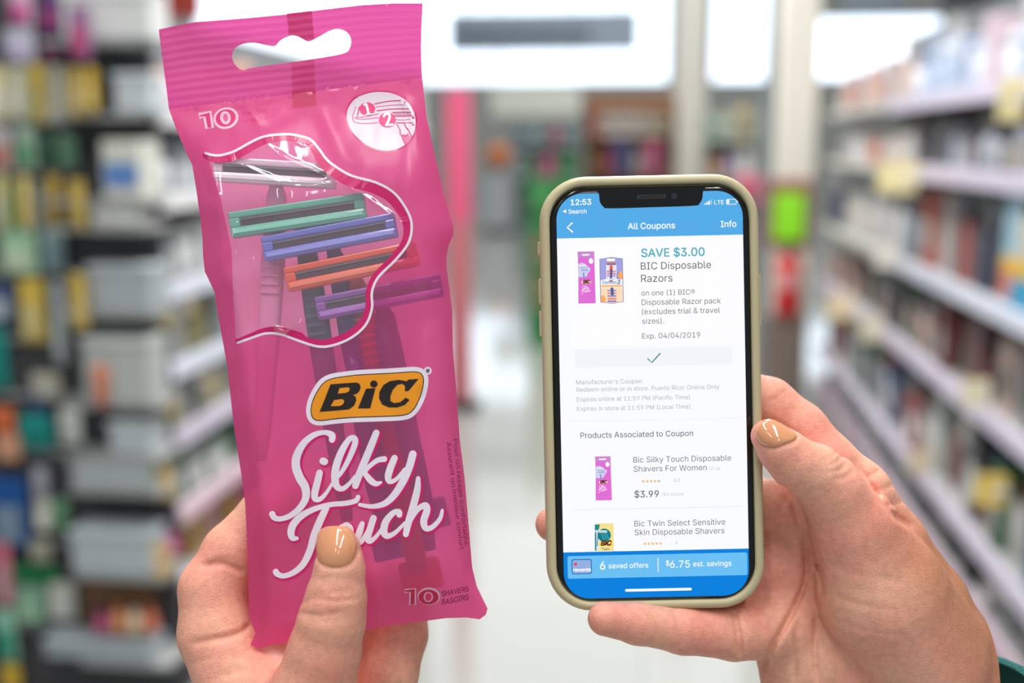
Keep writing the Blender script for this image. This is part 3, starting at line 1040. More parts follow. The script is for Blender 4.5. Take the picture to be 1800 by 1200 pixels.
for nm, z in LS:
    y = Y0 + .02
    k = 0
    while y < Y1 - .2:
        w = rnd.uniform(.1, .16)
        kind = rnd.choice(['carton', 'jar', 'carton', 'bottle'])
        c = rnd.choice(PALL[nm])
        h = (LN[nm] - z - .04) * rnd.uniform(.65, .97)
        d = rnd.uniform(.07, .1)
        o = product(kind, -w / 2, w / 2, 0, h, 0, c, rnd.choice(PALL[nm] + [(232, 232, 232)]), d)
        o.rotation_euler = (0, 0, math.pi / 2)
        o.location = (XL - .03 - d / 2 - rnd.uniform(0, .03), y + w / 2, z + .0005)
        shelf = {'top': 'top shelf', 'lowest': 'lowest shelf'}.get(nm, nm + ' shelf down')
        tag(o, '%s %s, %s from the near end, %s of the left rack' % (cname(c), kind, ORD[k], shelf), {'carton': 'box'}.get(kind, kind), 'goods on the %s of the left rack' % shelf)
        k += 1
        y += w + rnd.uniform(.01, .03)
        if y > 4.1 and y < 5.6:
            y = 5.6               # the stretch hidden behind the pink pack holds nothing in view
for px, py, w, h, c, l in [(290, 558, 28, 34, (214, 186, 96), 'yellow price tag under the third rail of the left rack'),
                           (338, 540, 24, 30, (172, 152, 90), 'olive price tag further along the third rail'),
                           (296, 714, 30, 38, (206, 180, 100), 'yellow price tag under the fourth rail of the left rack'),
                           (370, 672, 36, 32, (168, 150, 96), 'olive price tag further along the fourth rail'),
                           (288, 848, 34, 62, (214, 178, 96), 'tall yellow price tag at the corner of the fifth rail'),
                           (284, 985, 36, 64, (212, 174, 98), 'tall yellow price tag at the corner of the sixth rail'),
                           (303, 958, 26, 40, (206, 90, 160), 'magenta price tag beside the tall yellow one')]:
    shelf_tag(XL + .004, px, py, w, h, c, l, 1)

# pink end sign on the far end of the left rack
xs0, xs1 = at_y(784, 300, 6.45).x, at_y(826, 300, 6.45).x
zt, zb = at_y(800, 158, 6.45).z, at_y(800, 392, 6.45).z
r = empty('end_sign', ((xs0 + xs1) / 2, 6.45, 0), 'tall narrow pink sign post at the far end of the left rack', 'sign')
b = ((xs0 + xs1) / 2, 6.45, 0)
MB().box((xs0, 6.45, zb), (xs1, 6.49, zt), mat('sign_pink', (236, 96, 136), .6), .01).build('panel', r, b)
MB().box((xs0, 6.455, .05), (xs1, 6.485, zb - .01), cmat((206, 120, 128)), .006).build('lower_panel', r, b)
MB().box((xs0 - .05, 6.4, 0), (xs1 + .05, 6.55, .05), DARK, .01).build('foot_plate', r, b)

# ------------------------------------------------------------------ hand-held things: a frame turned to the viewer
HELD = CAM_M @ Matrix.Translation((0, 0, -D0))
S = D0 / FPX                                     # metres per photo pixel at the held distance


def F(px, py, z=0.0):
    """point of the held frame (x right, y up, z towards the viewer, metres)"""
    d = D0 - z
    return ((px - 900) * d / FPX, (600 - py) * d / FPX, z)


def held_root(name, px, py, z, label, cat, group=None, extra=None):
    b = Vector(F(px, py, z))
    r = empty(name, (0, 0, 0), label, cat, group)
    mw = HELD @ Matrix.Translation(b)
    if extra is not None:
        mw = mw @ extra
    r.matrix_world = mw
    return r, b


# ------------------------------------------------------------------ the pink razor pack
LEFT = [(279, 52), (285, 100), (292, 150), (300, 197), (310, 227), (325, 263), (338, 290), (345, 333), (353, 390), (356, 420), (357, 450), (360, 477), (370, 498),
        (377, 513), (383, 553), (393, 607), (400, 647), (407, 713), (413, 763), (424, 832), (431, 885), (435, 969), (438, 1085), (449, 1112), (440, 1133)]
RIGHT = [(743, 6), (741, 45), (740, 83), (741, 120), (743, 146), (750, 207), (767, 283), (780, 340), (793, 385), (797, 400), (797, 412), (789, 430), (785, 450), (785, 470), (788, 492), (795, 547),
         (796, 613), (803, 697), (808, 770), (817, 843), (823, 913), (830, 997), (838, 1030), (857, 1069)]
BOTTOM = [(857, 1069), (854, 1080), (843, 1088), (820, 1085), (785, 1086), (740, 1092), (697, 1097), (641, 1107), (570, 1120), (505, 1130), (480, 1132), (456, 1140), (440, 1133)]
TOP = [(279, 52), (310, 45), (343, 39), (433, 32), (507, 25), (560, 18), (637, 9), (690, 6), (743, 6)]
OUT = TOP + RIGHT[1:] + BOTTOM[1:] + LEFT[::-1][1:-1]
HOLE = spline([(408, 100), (413, 85), (427, 77), (447, 75), (467, 79), (483, 81), (493, 71), (510, 63), (523, 64), (533, 69), (543, 73), (560, 65), (580, 54), (595, 51), (610, 57), (617, 70),
               (614, 86), (600, 95), (543, 105), (493, 112), (443, 119), (427, 123), (414, 115)], 3, True)
_lx = np.array(LEFT[:-2], float)
_rx = np.array(RIGHT, float)
_bx = np.array(BOTTOM[1:][::-1], float)
_tx = np.array(TOP, float)


def head_line(px):
    return 192 + (137 - 192) * (px - 297) / (740 - 297)


def sm(t):
    t = max(0.0, min(1.0, t))
    return t * t * (3 - 2 * t)


def seg_d(px, py, a, b):
    ax, ay = a
    bx, by = b
    t = ((px - ax) * (bx - ax) + (py - ay) * (by - ay)) / ((bx - ax) ** 2 + (by - ay) ** 2)
    t = max(0.0, min(1.0, t))
    return math.hypot(px - ax - t * (bx - ax), py - ay - t * (by - ay)), t


# ridges and folds of the film: (polyline, height mm, half width px)
FOLDS = [([(330, 275), (352, 300), (368, 345), (392, 360)], -1.1, 6), ([(358, 470), (385, 462), (405, 425), (412, 395)], 1.0, 7), ([(378, 505), (402, 480), (412, 440)], -.8, 6),
         ([(300, 195), (330, 240), (345, 300)], .7, 9), ([(440, 165), (436, 190), (470, 240)], .5, 5), ([(625, 142), (632, 156), (600, 190)], .5, 5), ([(360, 165), (420, 182), (500, 168)], .4, 5),
         ([(700, 160), (725, 200), (750, 300)], .8, 10), ([(797, 405), (770, 430), (765, 470)], .9, 10), ([(795, 560), (750, 600), (740, 700)], .6, 16),
         ([(812, 850), (790, 800), (785, 720)], .8, 12), ([(838, 1035), (800, 1060), (740, 1072)], .7, 9), ([(825, 940), (810, 1000), (818, 1050)], .8, 8),
         ([(560, 180), (610, 280), (640, 300)], .5, 16), ([(520, 190), (470, 220), (400, 240)], .4, 14), ([(455, 1110), (520, 1090), (560, 1100)], 1.0, 10), ([(440, 1080), (470, 1100), (500, 1120)], -.8, 7)]
PANE_FOLDS = [([(398, 281), (440, 296), (490, 318), (512, 319), (585, 314)], .85, 3.6), ([(470, 256), (497, 276), (540, 295), (582, 312)], .85, 3.6), ([(440, 300), (487, 322), (530, 328), (605, 318)], .7, 4),
              ([(605, 323), (650, 350), (706, 391)], .95, 3.6), ([(520, 249), (532, 255), (540, 255)], .35, 3), ([(410, 425), (412, 480), (418, 580)], .7, 6), ([(455, 560), (500, 585), (540, 560)], .5, 6),
              ([(440, 440), (452, 500), (448, 570)], .4, 5)]


def relief(px, py):
    z = 0.0
    for lst in (FOLDS, PANE_FOLDS):
        for pl, h, w in lst:
            d = 1e9
            for i in range(len(pl) - 1):
                dd, t = seg_d(px, py, pl[i], pl[i + 1])
                d = min(d, dd)
            if d < 3 * w:
                # fade towards the two ends
                e = min(math.hypot(px - pl[0][0], py - pl[0][1]), math.hypot(px - pl[-1][0], py - pl[-1][1]))
                z += h * math.exp(-(d / w) ** 2) * (.25 + .75 * sm(e / 25))
    return z


def edges_at(py):
    return float(np.interp(py, _lx[:, 1], _lx[:, 0])), float(np.interp(py, _rx[:, 1], _rx[:, 0]))


def profile(px, py):
    """0 at the pack's rim .. 1 in its middle"""
    l, r = edges_at(py)
    a = (px - l) / max(1.0, r - l)
    bw = 1 - a
    ql = 8.5 * max(0, a) if a < .085 else .72 + .28 * sm((a - .085) / .3)
    qr = 1 - (1 - min(max(bw, 0) / .15, 1)) ** 2.6
    side = max(0.0, min(ql, qr))
    hb = float(np.interp(px, _bx[:, 0], _bx[:, 1]))
    t = sm((py - head_line(px)) / 190)
    b = (1 - (1 - min(max(hb - py, 0) / 110, 1)) ** 2)
    return side, t, b


def zfront(px, py):
    hl = head_line(px)
    if py < hl:                                         # crimped header
        tl = float(np.interp(px, _tx[:, 0], _tx[:, 1]))
        f = (py - tl) / max(1, hl - tl)
        return (.16 * math.cos(2 * math.pi * f * 10.5) + .1) * 1e-3 + .35e-3 * noise.noise((px / 70, py / 70, 0))
    side, t, b = profile(px, py)
    base = (9.0 * side * t * b)
    wob = noise.noise((px / 60, py / 110, 3.1)) * .55 + noise.noise((px / 25, py / 60, 9.1)) * .22
    k = min(1.0, side * 1.5) * min(1.0, b * 1.5)
    return (base + (relief(px, py) + wob * (.35 + .65 * t)) * k) * 1e-3


def zback(px, py):
    if py < head_line(px):
        return zfront(px, py) - .3e-3
    side, t, b = profile(px, py)
    return -(13.0 * side * t * b + .25 * (1 - t)) * 1e-3


def on_front(px, py, lift=0.0):
    return F(px, py, zfront(px, py) + lift * 1e-3)


MAGENTA = mat('print_magenta', (206, 16, 104), .35, coat=.2)
PWHITE = mat('print_white', (236, 226, 240), .35, coat=.2)
FILM_F = film('film_pink', (238, 126, 182), .50, .55, .28, (255, 186, 222), .10)
FILM_B = film('film_pink_back', (240, 118, 178), .12, .55, .4, (255, 190, 222))
FILM_S = film('film_seam', (224, 40, 120), .2, .45, .35, (244, 90, 160))
PANE = film('film_clear', (250, 226, 240), .86, .25, .05, (255, 250, 253), 0, 1.0)

WLINE = [(35, 120), (70, 130), (110, 132), (155, 122), (200, 105), (300, 50), (360, 28), (420, 20), (470, 18), (520, 22), (600, 45), (650, 100), (680, 142), (720, 180), (820, 240), (960, 280), (1060, 340), (1130, 440),
         (1150, 520), (1130, 610), (1060, 700), (970, 790), (935, 870), (935, 960), (900, 1050), (820, 1120), (720, 1160), (640, 1165), (540, 1135), (440, 1100), (360, 1095), (280, 1120), (210, 1145)]
WL = [(350 + x / 3.077, 230 + y / 3.077) for x, y in WLINE]
WLs = spline(WL, 4)
WEDGE = [(414, 590), (409, 500), (407, 440), (399, 400), (388, 350), (368, 285)]
WOUT = [tuple(p) for p in WLs] + WEDGE

pack, PB = held_root('razor_package', 600, 1100, 0, 'pink printed plastic razor pack with a clear window, held in the left hand', 'razor package')


def film_obj(name, loops, step, zf, m, parent, lift=0.0, cut=False):
    V, T, C = tri_fill(loops, step, None, cut)
    mb = MB().add([F(x, y, zf(x, y) + lift * 1e-3) for x, y in V], T.tolist(), m, True)
    return mb.build(name, parent, PB)


def body_outline():
    """the pack below the header"""
    k = [p for p in OUT if p[1] > head_line(p[0])]
    return k


OUTR = resample(OUT, 9)
# header strip: top edge down to the head line
HL = [(297, head_line(297)), (370, head_line(370)), (445, head_line(445)), (520, head_line(520)), (600, head_line(600)), (670, head_line(670)), (742, head_line(742))]
HEAD = TOP + [(741, 45), (740, 83), (741, 120)] + HL[::-1] + [(292, 150), (285, 100)]
BODY = HL + RIGHT[5:] + BOTTOM[1:] + LEFT[::-1][1:-4]
WR = resample(WOUT, 7)
film_obj('front_film', [resample(BODY, 8), WR], 8, zfront, FILM_F, pack)
film_obj('clear_window', [WR], 2.8, zfront, PANE, pack)
film_obj('back_film', [resample(BODY, 12)], 14, zback, FILM_B, pack)
HR, HH = resample(HEAD, 5), [tuple(p) for p in HOLE]
hd = film('film_header', (222, 82, 154), .14, .36, .3, (244, 90, 170), .05)
film_obj('header_seal', [HR, HH], 5, zfront, hd, pack)
# the overlap seam running down the back of the header
film_obj('fin_seam', [resample([(504, 24), (548, 19), (552, 62), (552, 101), (556, head_line(556) + 26), (515, head_line(515) + 26), (512, 110), (508, 64)], 6), HH], 6, zfront, FILM_S, pack, -.12, True)
# window border: broad magenta band inside a thin white line
band, line = [], []
P = np.array(WLs)
tg = np.gradient(P, axis=0)
tg /= np.linalg.norm(tg, axis=1)[:, None]
nr = np.stack([-tg[:, 1], tg[:, 0]], 1)       # to the inside of the opening
L = len(P)
for i in range(L):
    f = i / (L - 1)
    w = 7 + 6.5 * math.sin(math.pi * min(1, f * 1.15)) ** .8 if f < .87 else 7 + 4 * (1 - f) / .13
    w *= 1.1 + .3 * math.sin(f * 17)
    c = P[i] + nr[i] * (w / 2 + .5)
    band.append((c[0], c[1], w + 1))
    line.append((P[i][0], P[i][1], 4.3))
v, f_ = ribbon(band)
MB().add([on_front(x, y, .08) for x, y in v], f_, MAGENTA).build('window_border', pack, PB)
v, f_ = ribbon(line)
MB().add([on_front(x, y, .14) for x, y in v], f_, PWHITE).build('window_outline', pack, PB)


def fill_on(mb, loops, m, lift, step=7.0):
    loops = [resample(l, max(1.2, step * .7)) for l in loops]
    V, T, C = tri_fill(loops, step)
    mb.add([on_front(x, y, lift) for x, y in V], T.tolist(), m)


def stroke_on(mb, pts, m, lift, fn, n=7, grow=0.0, shift=(0, 0)):
    k = []
    for p in spline(pts, n):
        x, y, w = fn(*p)
        k.append((x + shift[0], y + shift[1], w + grow))
    v, f = ribbon(k)
    mb.add([on_front(x, y, lift) for x, y in v], f, m)


def text_on(mb, s, px, py, width, m, lift, slope=0.0, bold=0.0, shear=0.0, squash=1.0):
    v, f = text2d(s, bold, shear)
    v = v.copy()
    x0 = v[:, 0].min()
    k = width / (v[:, 0].max() - x0)
    c, s_ = math.cos(slope), math.sin(slope)
    out = []
    for x, y in v:
        a, b = (x - x0) * k, y * k * squash
        X, Y = px + a * c + b * s_, py + a * s_ - b * c
        out.append(on_front(X, Y, lift))
    mb.add(out, f, m)


# --- maker's oval badge
BX = lambda x, y: (470 + x / 6.0, 630 + y / 6.0)
ov = [tuple(p) for p in spline([BX(*p) for p in [(690, 215), (850, 190), (1000, 175), (1300, 160), (1480, 147), (1560, 145), (1620, 165), (1642, 230), (1625, 340), (1590, 440), (1530, 540), (1440, 590), (1200, 605), (900, 615),
                                                   (700, 632), (560, 648), (490, 630), (465, 560), (480, 460), (530, 350), (600, 258)]], 5, True)]
ORANGE = mat('print_orange', (240, 152, 16), .35, coat=.2)
INK = mat('print_ink', (30, 16, 16), .35, coat=.2)
mb = MB()
fill_on(mb, [offset_poly(ov, 9.5)], PWHITE, .10)
cx, cy = BX(1692, 128)
fill_on(mb, [[(cx + 7 * math.cos(a), cy + 7 * math.sin(a)) for a in np.linspace(0, 6.28, 20)[:-1]]], PWHITE, .12, 5)
fill_on(mb, [offset_poly(ov, 1.6)], INK, .17)
fill_on(mb, [ov], ORANGE, .24)
fill_on(mb, [[(cx + 3.4 * math.cos(a), cy + 3.4 * math.sin(a)) for a in np.linspace(0, 6.28, 16)[:-1]]], mat('print_grey', (110, 96, 108), .4), .18, 4)
mb.build('logo_badge', pack, PB)
mb = MB()
LB = [[(665, 272), (760, 264), (930, 252), (968, 262), (985, 300), (972, 340), (945, 368), (900, 385), (930, 400), (938, 440), (915, 495), (860, 535), (720, 548), (550, 562), (600, 440)],
      [(760, 310), (850, 300), (872, 315), (860, 345), (825, 362), (742, 370)], [(705, 435), (790, 425), (812, 445), (800, 480), (765, 500), (665, 502)]]
LC = [(1595, 213), (1490, 340), (1450, 345), (1452, 290), (1425, 265), (1372, 275), (1322, 330), (1296, 400), (1300, 448), (1335, 470), (1400, 460), (1460, 412), (1500, 435), (1450, 488), (1370, 515),
      (1280, 515), (1212, 485), (1177, 420), (1182, 350), (1222, 280), (1290, 238), (1380, 224), (1440, 232), (1470, 240), (1485, 222)]
fill_on(mb, [[BX(*p) for p in l] for l in LB], INK, .32, 5)
fill_on(mb, [[BX(*p) for p in [(1040, 318), (1140, 310), (1085, 525), (955, 525)]]], INK, .32, 5)
cx, cy = BX(1123, 268)
fill_on(mb, [[(cx + 6.6 * math.cos(a), cy + 6.2 * math.sin(a)) for a in np.linspace(0, 6.28, 20)[:-1]]], INK, .32, 5)
fill_on(mb, [[BX(*p) for p in LC]], INK, .32, 5)
mb.build('logo_lettering', pack, PB)

# --- brush script
SK = 4.1379
SX = lambda x, y, w: (470 + x / SK, 740 + y / SK, w / SK)
SCRIPT = [
    [(470, 135, 44), (468, 100, 48), (415, 82, 34), (340, 100, 40), (265, 160, 48), (215, 250, 58), (208, 330, 60), (235, 410, 62), (275, 480, 60), (278, 560, 52), (235, 632, 46), (170, 685, 40), (100, 710, 36), (52, 702, 42), (36, 676, 46)],
    [(380, 375, 46), (365, 440, 50), (345, 520, 50), (348, 565, 42), (385, 565, 34), (430, 520, 26), (480, 440, 22)],
    [(405, 290, 52), (415, 294, 52)],
    [(480, 440, 22), (540, 370, 30), (600, 260, 38), (638, 160, 42), (630, 122, 40), (592, 135, 40), (540, 220, 50), (500, 330, 54), (492, 420, 54), (508, 478, 46), (550, 490, 36), (600, 450, 28), (640, 400, 24)],
    [(792, 85, 46), (750, 190, 52), (700, 310, 52), (660, 410, 52), (640, 470, 46)],
    [(850, 275, 42), (800, 285, 36), (740, 330, 32), (702, 375, 32)],
    [(704, 372, 34), (750, 430, 46), (790, 455, 38), (825, 445, 20)],
    [(925, 268, 46), (895, 340, 50), (878, 405, 48), (892, 440, 36), (940, 420, 28), (1000, 350, 26)],
    [(1058, 240, 54), (1030, 340, 54), (985, 440, 54), (920, 540, 50), (850, 600, 42), (760, 620, 32), (672, 607, 26)],
    [(660, 552, 34), (640, 580, 36), (560, 598, 36), (470, 605, 36), (360, 632, 38), (260, 680, 46), (195, 742, 52), (172, 800, 52), (182, 848, 44), (215, 852, 26)],
    [(428, 630, 46), (385, 720, 52), (340, 830, 52), (310, 940, 50), (260, 1040, 46), (190, 1100, 40), (120, 1125, 36), (75, 1112, 42), (62, 1095, 44)],
    [(540, 770, 40), (500, 850, 44), (520, 900, 40), (580, 870, 40), (610, 790, 34), (580, 750, 30), (545, 765, 30)],
    [(690, 745, 36), (672, 800, 46), (655, 860, 40), (680, 880, 34), (730, 800, 28)],
    [(772, 705, 46), (748, 780, 48), (730, 845, 48), (745, 872, 40), (790, 840, 28), (842, 770, 24)],
    [(960, 680, 42), (958, 657, 36), (915, 667, 40), (862, 730, 50), (847, 800, 52), (872, 835, 42), (930, 810, 30), (1000, 740, 22)],
    [(1097, 415, 30), (1090, 500, 48), (1060, 620, 52), (1025, 740, 50), (1007, 822, 42)],
    [(1030, 745, 24), (1090, 645, 36), (1148, 612, 46), (1160, 650, 50), (1137, 725, 50), (1152, 778, 42), (1200, 770, 36), (1255, 710, 30), (1272, 648, 22)]]
mb = MB()
for i, s in enumerate(SCRIPT):
    stroke_on(mb, s, MAGENTA, .06 + .004 * i, SX, 5, 4.5, (2.2, 2.0))
mb.build('lettering_shadow', pack, PB)
mb = MB()
for i, s in enumerate(SCRIPT):
    stroke_on(mb, s, PWHITE, .16 + .004 * i, SX, 6, .3)
mb.build('script_lettering', pack, PB)

# --- round instruction badge
CX = lambda x, y: (600 + x / 9.229, 150 + y / 9.229)
rim = [tuple(p) for p in spline([CX(*p) for p in [(640, 95), (820, 115), (1000, 195), (1135, 325), (1205, 480), (1216, 640), (1185, 785), (1098, 925), (950, 1025), (780, 1072), (600, 1055), (420, 985), (272, 875),
                                                    (155, 738), (90, 590), (80, 440), (135, 302), (235, 195), (382, 133), (505, 103)]], 4, True)]
BADGE = mat('print_pale_pink', (226, 208, 222), .4, coat=.1)
PKL = mat('print_mid_pink', (222, 110, 164), .4)
mb = MB()
fill_on(mb, [offset_poly(rim, 1.3)], MAGENTA, .08)
fill_on(mb, [offset_poly(rim, -1.3)], BADGE, .15)


def cs(pts, w, m, lift=.2):
    stroke_on(mb, [(x, y, w) for x, y in pts], m, lift, lambda x, y, w_: CX(x, y) + (w_ / 9.229,), 4)


fill_on(mb, [[CX(*p) for p in [(830, 440), (1120, 430), (1140, 495), (870, 498)]]], mat('print_grey_pink', (196, 150, 176), .4), .17, 5)
fill_on(mb, [[CX(*p) for p in [(965, 800), (1085, 795), (1150, 855), (1045, 955)]]], PKL, .18, 5)
for pts in [[(540, 300), (750, 260), (960, 245)], [(580, 412), (800, 385), (1090, 380)], [(830, 440), (1000, 434), (1120, 435)], [(870, 495), (1000, 500), (1140, 490)],
            [(290, 350), (250, 520), (205, 520)], [(890, 605), (1020, 608), (1150, 605)]]:
    cs(pts, 17, MAGENTA)
for pts in [[(560, 350), (800, 322), (1030, 315)], [(235, 345), (185, 500), (190, 560), (230, 602), (400, 618), (600, 600)], [(260, 520), (430, 500), (600, 460)], [(250, 545), (420, 545), (600, 520)], [(890, 555), (1000, 560), (1110, 548)]]:
    cs(pts, 15, PKL)
for pts in [[(900, 630), (930, 680), (960, 740)], [(1020, 620), (1050, 680), (1080, 720)], [(950, 745), (965, 800), (1050, 822), (1082, 785)], [(955, 770), (1000, 870), (1042, 958)], [(1075, 700), (1110, 770), (1152, 850)]]:
    cs(pts, 17, MAGENTA)
for (a, b, rx, ry, t) in ((420, 380, 130, 105, '1'), (745, 560, 138, 120, '2')):
    fill_on(mb, [[CX(a + rx * math.cos(q), b + ry * math.sin(q)) for q in np.linspace(0, 6.283, 26)[:-1]]], mat('print_hot_pink', (228, 40, 118), .35), .24, 6)
for (pts, w) in (([(375, 315), (405, 310), (440, 460)], 40), ([(400, 470), (500, 462)], 20), ([(690, 500), (720, 462), (775, 470), (780, 530), (735, 640)], 42), ([(725, 645), (835, 635)], 34)):
    cs(pts, w, PWHITE, .3)
mb.build('instruction_badge', pack, PB)

# --- count marks
mb = MB()
TX = lambda x, y: (330 + x / 11.25, 180 + y / 11.25)
EX = lambda x, y: (690 + x / 10.0, 1010 + y / 10.0)


def ell(fn, cx, cy, rx, ry, rot=0.0, n=28):
    return [fn(cx + rx * math.cos(a) * math.cos(rot) - ry * math.sin(a) * math.sin(rot), cy + rx * math.cos(a) * math.sin(rot) + ry * math.sin(a) * math.cos(rot)) for a in np.linspace(0, 2 * math.pi, n)[:-1]]


HOT = mat('print_hot_pink', (228, 40, 118), .35)
one = [TX(*p) for p in [(230, 255), (430, 200), (470, 490), (395, 500), (350, 270), (240, 275)]]
WPK = mat('print_soft_white', (246, 196, 220), .4)
fill_on(mb, [offset_poly(one, 4.6)], WPK, .08, 5)
fill_on(mb, [ell(TX, 755, 310, 252, 212, -.3)], WPK, .09, 5)
fill_on(mb, [one], HOT, .16, 5)
fill_on(mb, [ell(TX, 750, 305, 200, 165, -.3), ell(TX, 745, 300, 105, 135, -.15)], HOT, .16, 4)
fill_on(mb, [ell(TX, 748, 295, 48, 75, -.1)], mat('print_rose', (232, 96, 156), .4), .17, 4)
mb.build('count_mark', pack, PB)
mb = MB()
text_on(mb, 'SHAVERS', 424, 203, 46, mat('print_rose_deep', (216, 56, 128), .4), .08, -.13, .01, .15, .9)
text_on(mb, 'RASOIRS', 425, 217, 46, mat('print_rose_deep', (216, 56, 128), .4), .08, -.13, .01, .15, .9)
mb.build('count_lettering', pack, PB)
mb = MB()
one = [EX(*p) for p in [(215, 275), (390, 250), (385, 520), (315, 525), (325, 300), (220, 295)]]
RED = mat('print_crimson', (196, 4, 70), .35)
WP2 = mat('print_pale_rose', (232, 170, 200), .4)
fill_on(mb, [offset_poly(one, 2.9)], WP2, .08, 5)
fill_on(mb, [ell(EX, 640, 375, 200, 155)], WP2, .09, 5)
fill_on(mb, [one], RED, .16, 5)
fill_on(mb, [ell(EX, 632, 390, 176, 130), ell(EX, 630, 388, 84, 92)], RED, .16, 4)
fill_on(mb, [ell(EX, 630, 388, 56, 68)], mat('print_crimson_light', (222, 40, 100), .4), .17, 4)
mb.build('count_mark', pack, PB)
mb = MB()
PUR = mat('print_plum', (120, 10, 84), .4)
text_on(mb, 'SHAVERS', 777, 1048, 49, PUR, .08, -.2, .008, .2, 1.15)
text_on(mb, 'RASOIRS', 777, 1063, 49, PUR, .08, -.2, .008, .2, 1.15)
mb.build('count_lettering', pack, PB)
# small lettering up the right edge
mb = MB()
text_on(mb, 'Pour un rasage confortable.', 797, 772, 190, PUR, .05, math.radians(84), 0, 0, .7)
text_on(mb, 'Assurant un meilleur confort', 785, 777, 190, PUR, .05, math.radians(83), 0, 0, .7)
mb.build('side_lettering', pack, PB)

# ------------------------------------------------------------------ the razors inside
def razor(px, py, z, tilt, rgb, label, down=True, length=560, half=118, hr=24, lean=0.0, hcol=None):
    """tilt: turn of the head (degrees, counter-clockwise positive); z in mm of the head's middle; lean: how the handle goes back (mm)"""
    rot = Matrix.Rotation(math.radians(tilt), 4, 'Z') @ (Matrix.Identity(4) if down else Matrix.Rotation(math.pi, 4, 'X'))
    r, b = held_root('disposable_razor', px, py, z * 1e-3, label, 'razor', 'razors in the pink pack', rot)
    body = mat('razor_%02x%02x%02x' % rgb, rgb, .25, coat=.4)
    hnd = mat('razor_handle_%02x%02x%02x' % rgb, hcol or shade(rgb, .82), .3, coat=.3)
    k = S * (D0 - z * 1e-3) / D0
    w, h, t = half * k, hr * k, .0023
    # head frame: a shallow box with a slot
    m = MB()
    m.box((-w, -h, -t), (w, h, t * .2), body, .0008)
    m.box((-w, h * .45, t * .2), (w, h, t * .9), body, .0006)
    m.box((-w, -h, t * .2), (w, -h * .2, t), body, .0008)
    m.box((-w, -h * .25, t * .2), (-w * .84, h * .5, t * .9), body, .0006)
    m.box((w * .84, -h * .25, t * .2), (w, h * .5, t * .9), body, .0006)
    m.build('head', r)
    MB().box((-w * .84, h * .28, t * .2), (w * .84, h * .42, t * .65), mat('razor_blade', (150, 152, 158), .25, 1.0)).box((-w * .84, -h * .15, t * .21), (w * .84, h * .26, t * .45), mat('razor_slot', (60, 52, 60), .4)).build('blade', r)
    MB().box((-w * .95, -h * .72, t), (w * .95, -h * .42, t * 1.15), mat('razor_bar_%02x%02x%02x' % rgb, tuple(min(255, c + 50) for c in rgb), .3), .0002).build('guard_bar', r)
    # neck and handle: a tapering flat bar running down and back
    m = MB()
    L_ = length * k
    st = [(0, 13, .0016, -t), (.03, 13, .0018, -t - .001), (.055, 18, .0020, -.0046 - lean * 1e-3 * .8), (.3, 22, .0026, -.005 - lean * 1e-3), (.6, 20, .0026, -.005 - lean * 1e-3), (.9, 15, .0022, -.005 - lean * 1e-3), (1, 10, .0014, -.005 - lean * 1e-3)]
    v, f = [], []
    n = 12
    for q, wd, th, zz in st:
        for i in range(n):
            a = 2 * math.pi * i / n
            ca, sa = math.cos(a), math.sin(a)
            v.append((wd * k * math.copysign(abs(ca) ** .7, ca), -h * .4 - q * L_, zz + th * math.copysign(abs(sa) ** .7, sa)))
    for j in range(len(st) - 1):
        for i in range(n):
            f.append((j * n + i, (j + 1) * n + i, (j + 1) * n + (i + 1) % n, j * n + (i + 1) % n))
    f.append(tuple(range(n)))
    f.append(tuple((len(st) - 1) * n + i for i in range(n))[::-1])
    m.add(v, f, hnd, True)
    m.build('handle', r)
    m = MB()
    for i in range(9):
        y = -h * .4 - L_ * (.16 + i * .03)
        m.box((-15 * k, y - .0005, -.0026 - lean * 1e-3 * .6), (15 * k, y + .0005, -.0018 - lean * 1e-3 * .6), hnd)
    m.build('grip_ribs', r)
    return r


razor(484, 304, .9, -3.5, (238, 212, 228), 'pale pink disposable razor, topmost in the clear window of the pack', True, 500, 108, 22, 0, (240, 150, 196))
razor(524, 379, 3.4, 8.5, (96, 190, 162), 'mint green disposable razor, second from the top in the clear window', True, 540, 120, 23, 2.6, (70, 96, 120))
razor(580, 417, 3.4, 10.5, (108, 122, 214), 'blue disposable razor just under the mint green one in the clear window', True, 560, 119, 22, 2.6, (60, 36, 130))
razor(619, 469, 3.2, 11.5, (240, 96, 60), 'orange disposable razor under the blue one, partly behind the window border', True, 520, 118, 22, 2.2, (220, 20, 50))
razor(667, 522, 1.4, 11, (140, 80, 178), 'purple disposable razor, lowest in the clear window', True, 450, 112, 21, 1.0, (100, 30, 120))
for px, py, tl, c, l in [(690, 955, 12, (110, 96, 200), 'violet blue razor upside down behind the lettering at the foot of the pack'),
                         (740, 1010, 12, (214, 30, 60), 'red razor upside down beside the lower count mark'),
                         (752, 905, 14, (96, 50, 150), 'purple razor upside down at the right edge of the pack')]:
    razor(px, py, -6.5, tl, c, l, False, 330, 36, 26)

# ------------------------------------------------------------------ the phone
PCX, PCY = 1147.5, 691.0
ROT = math.radians(1.22)
TILT = Matrix.Rotation(ROT, 4, 'Z') @ Matrix.Rotation(math.radians(1.0), 4, 'X')
phone, PHB = held_root('smartphone', PCX, PCY, 0, 'black smartphone in a translucent olive case showing a coupon page', 'phone', None, TILT)


def U(px, py):
    """photo pixel -> phone face coordinates (metres)"""
    dx, dy = (px - PCX) * S, -(py - PCY) * S
    c, s = math.cos(-ROT), math.sin(-ROT)
    return dx * c - dy * s, dx * s + dy * c


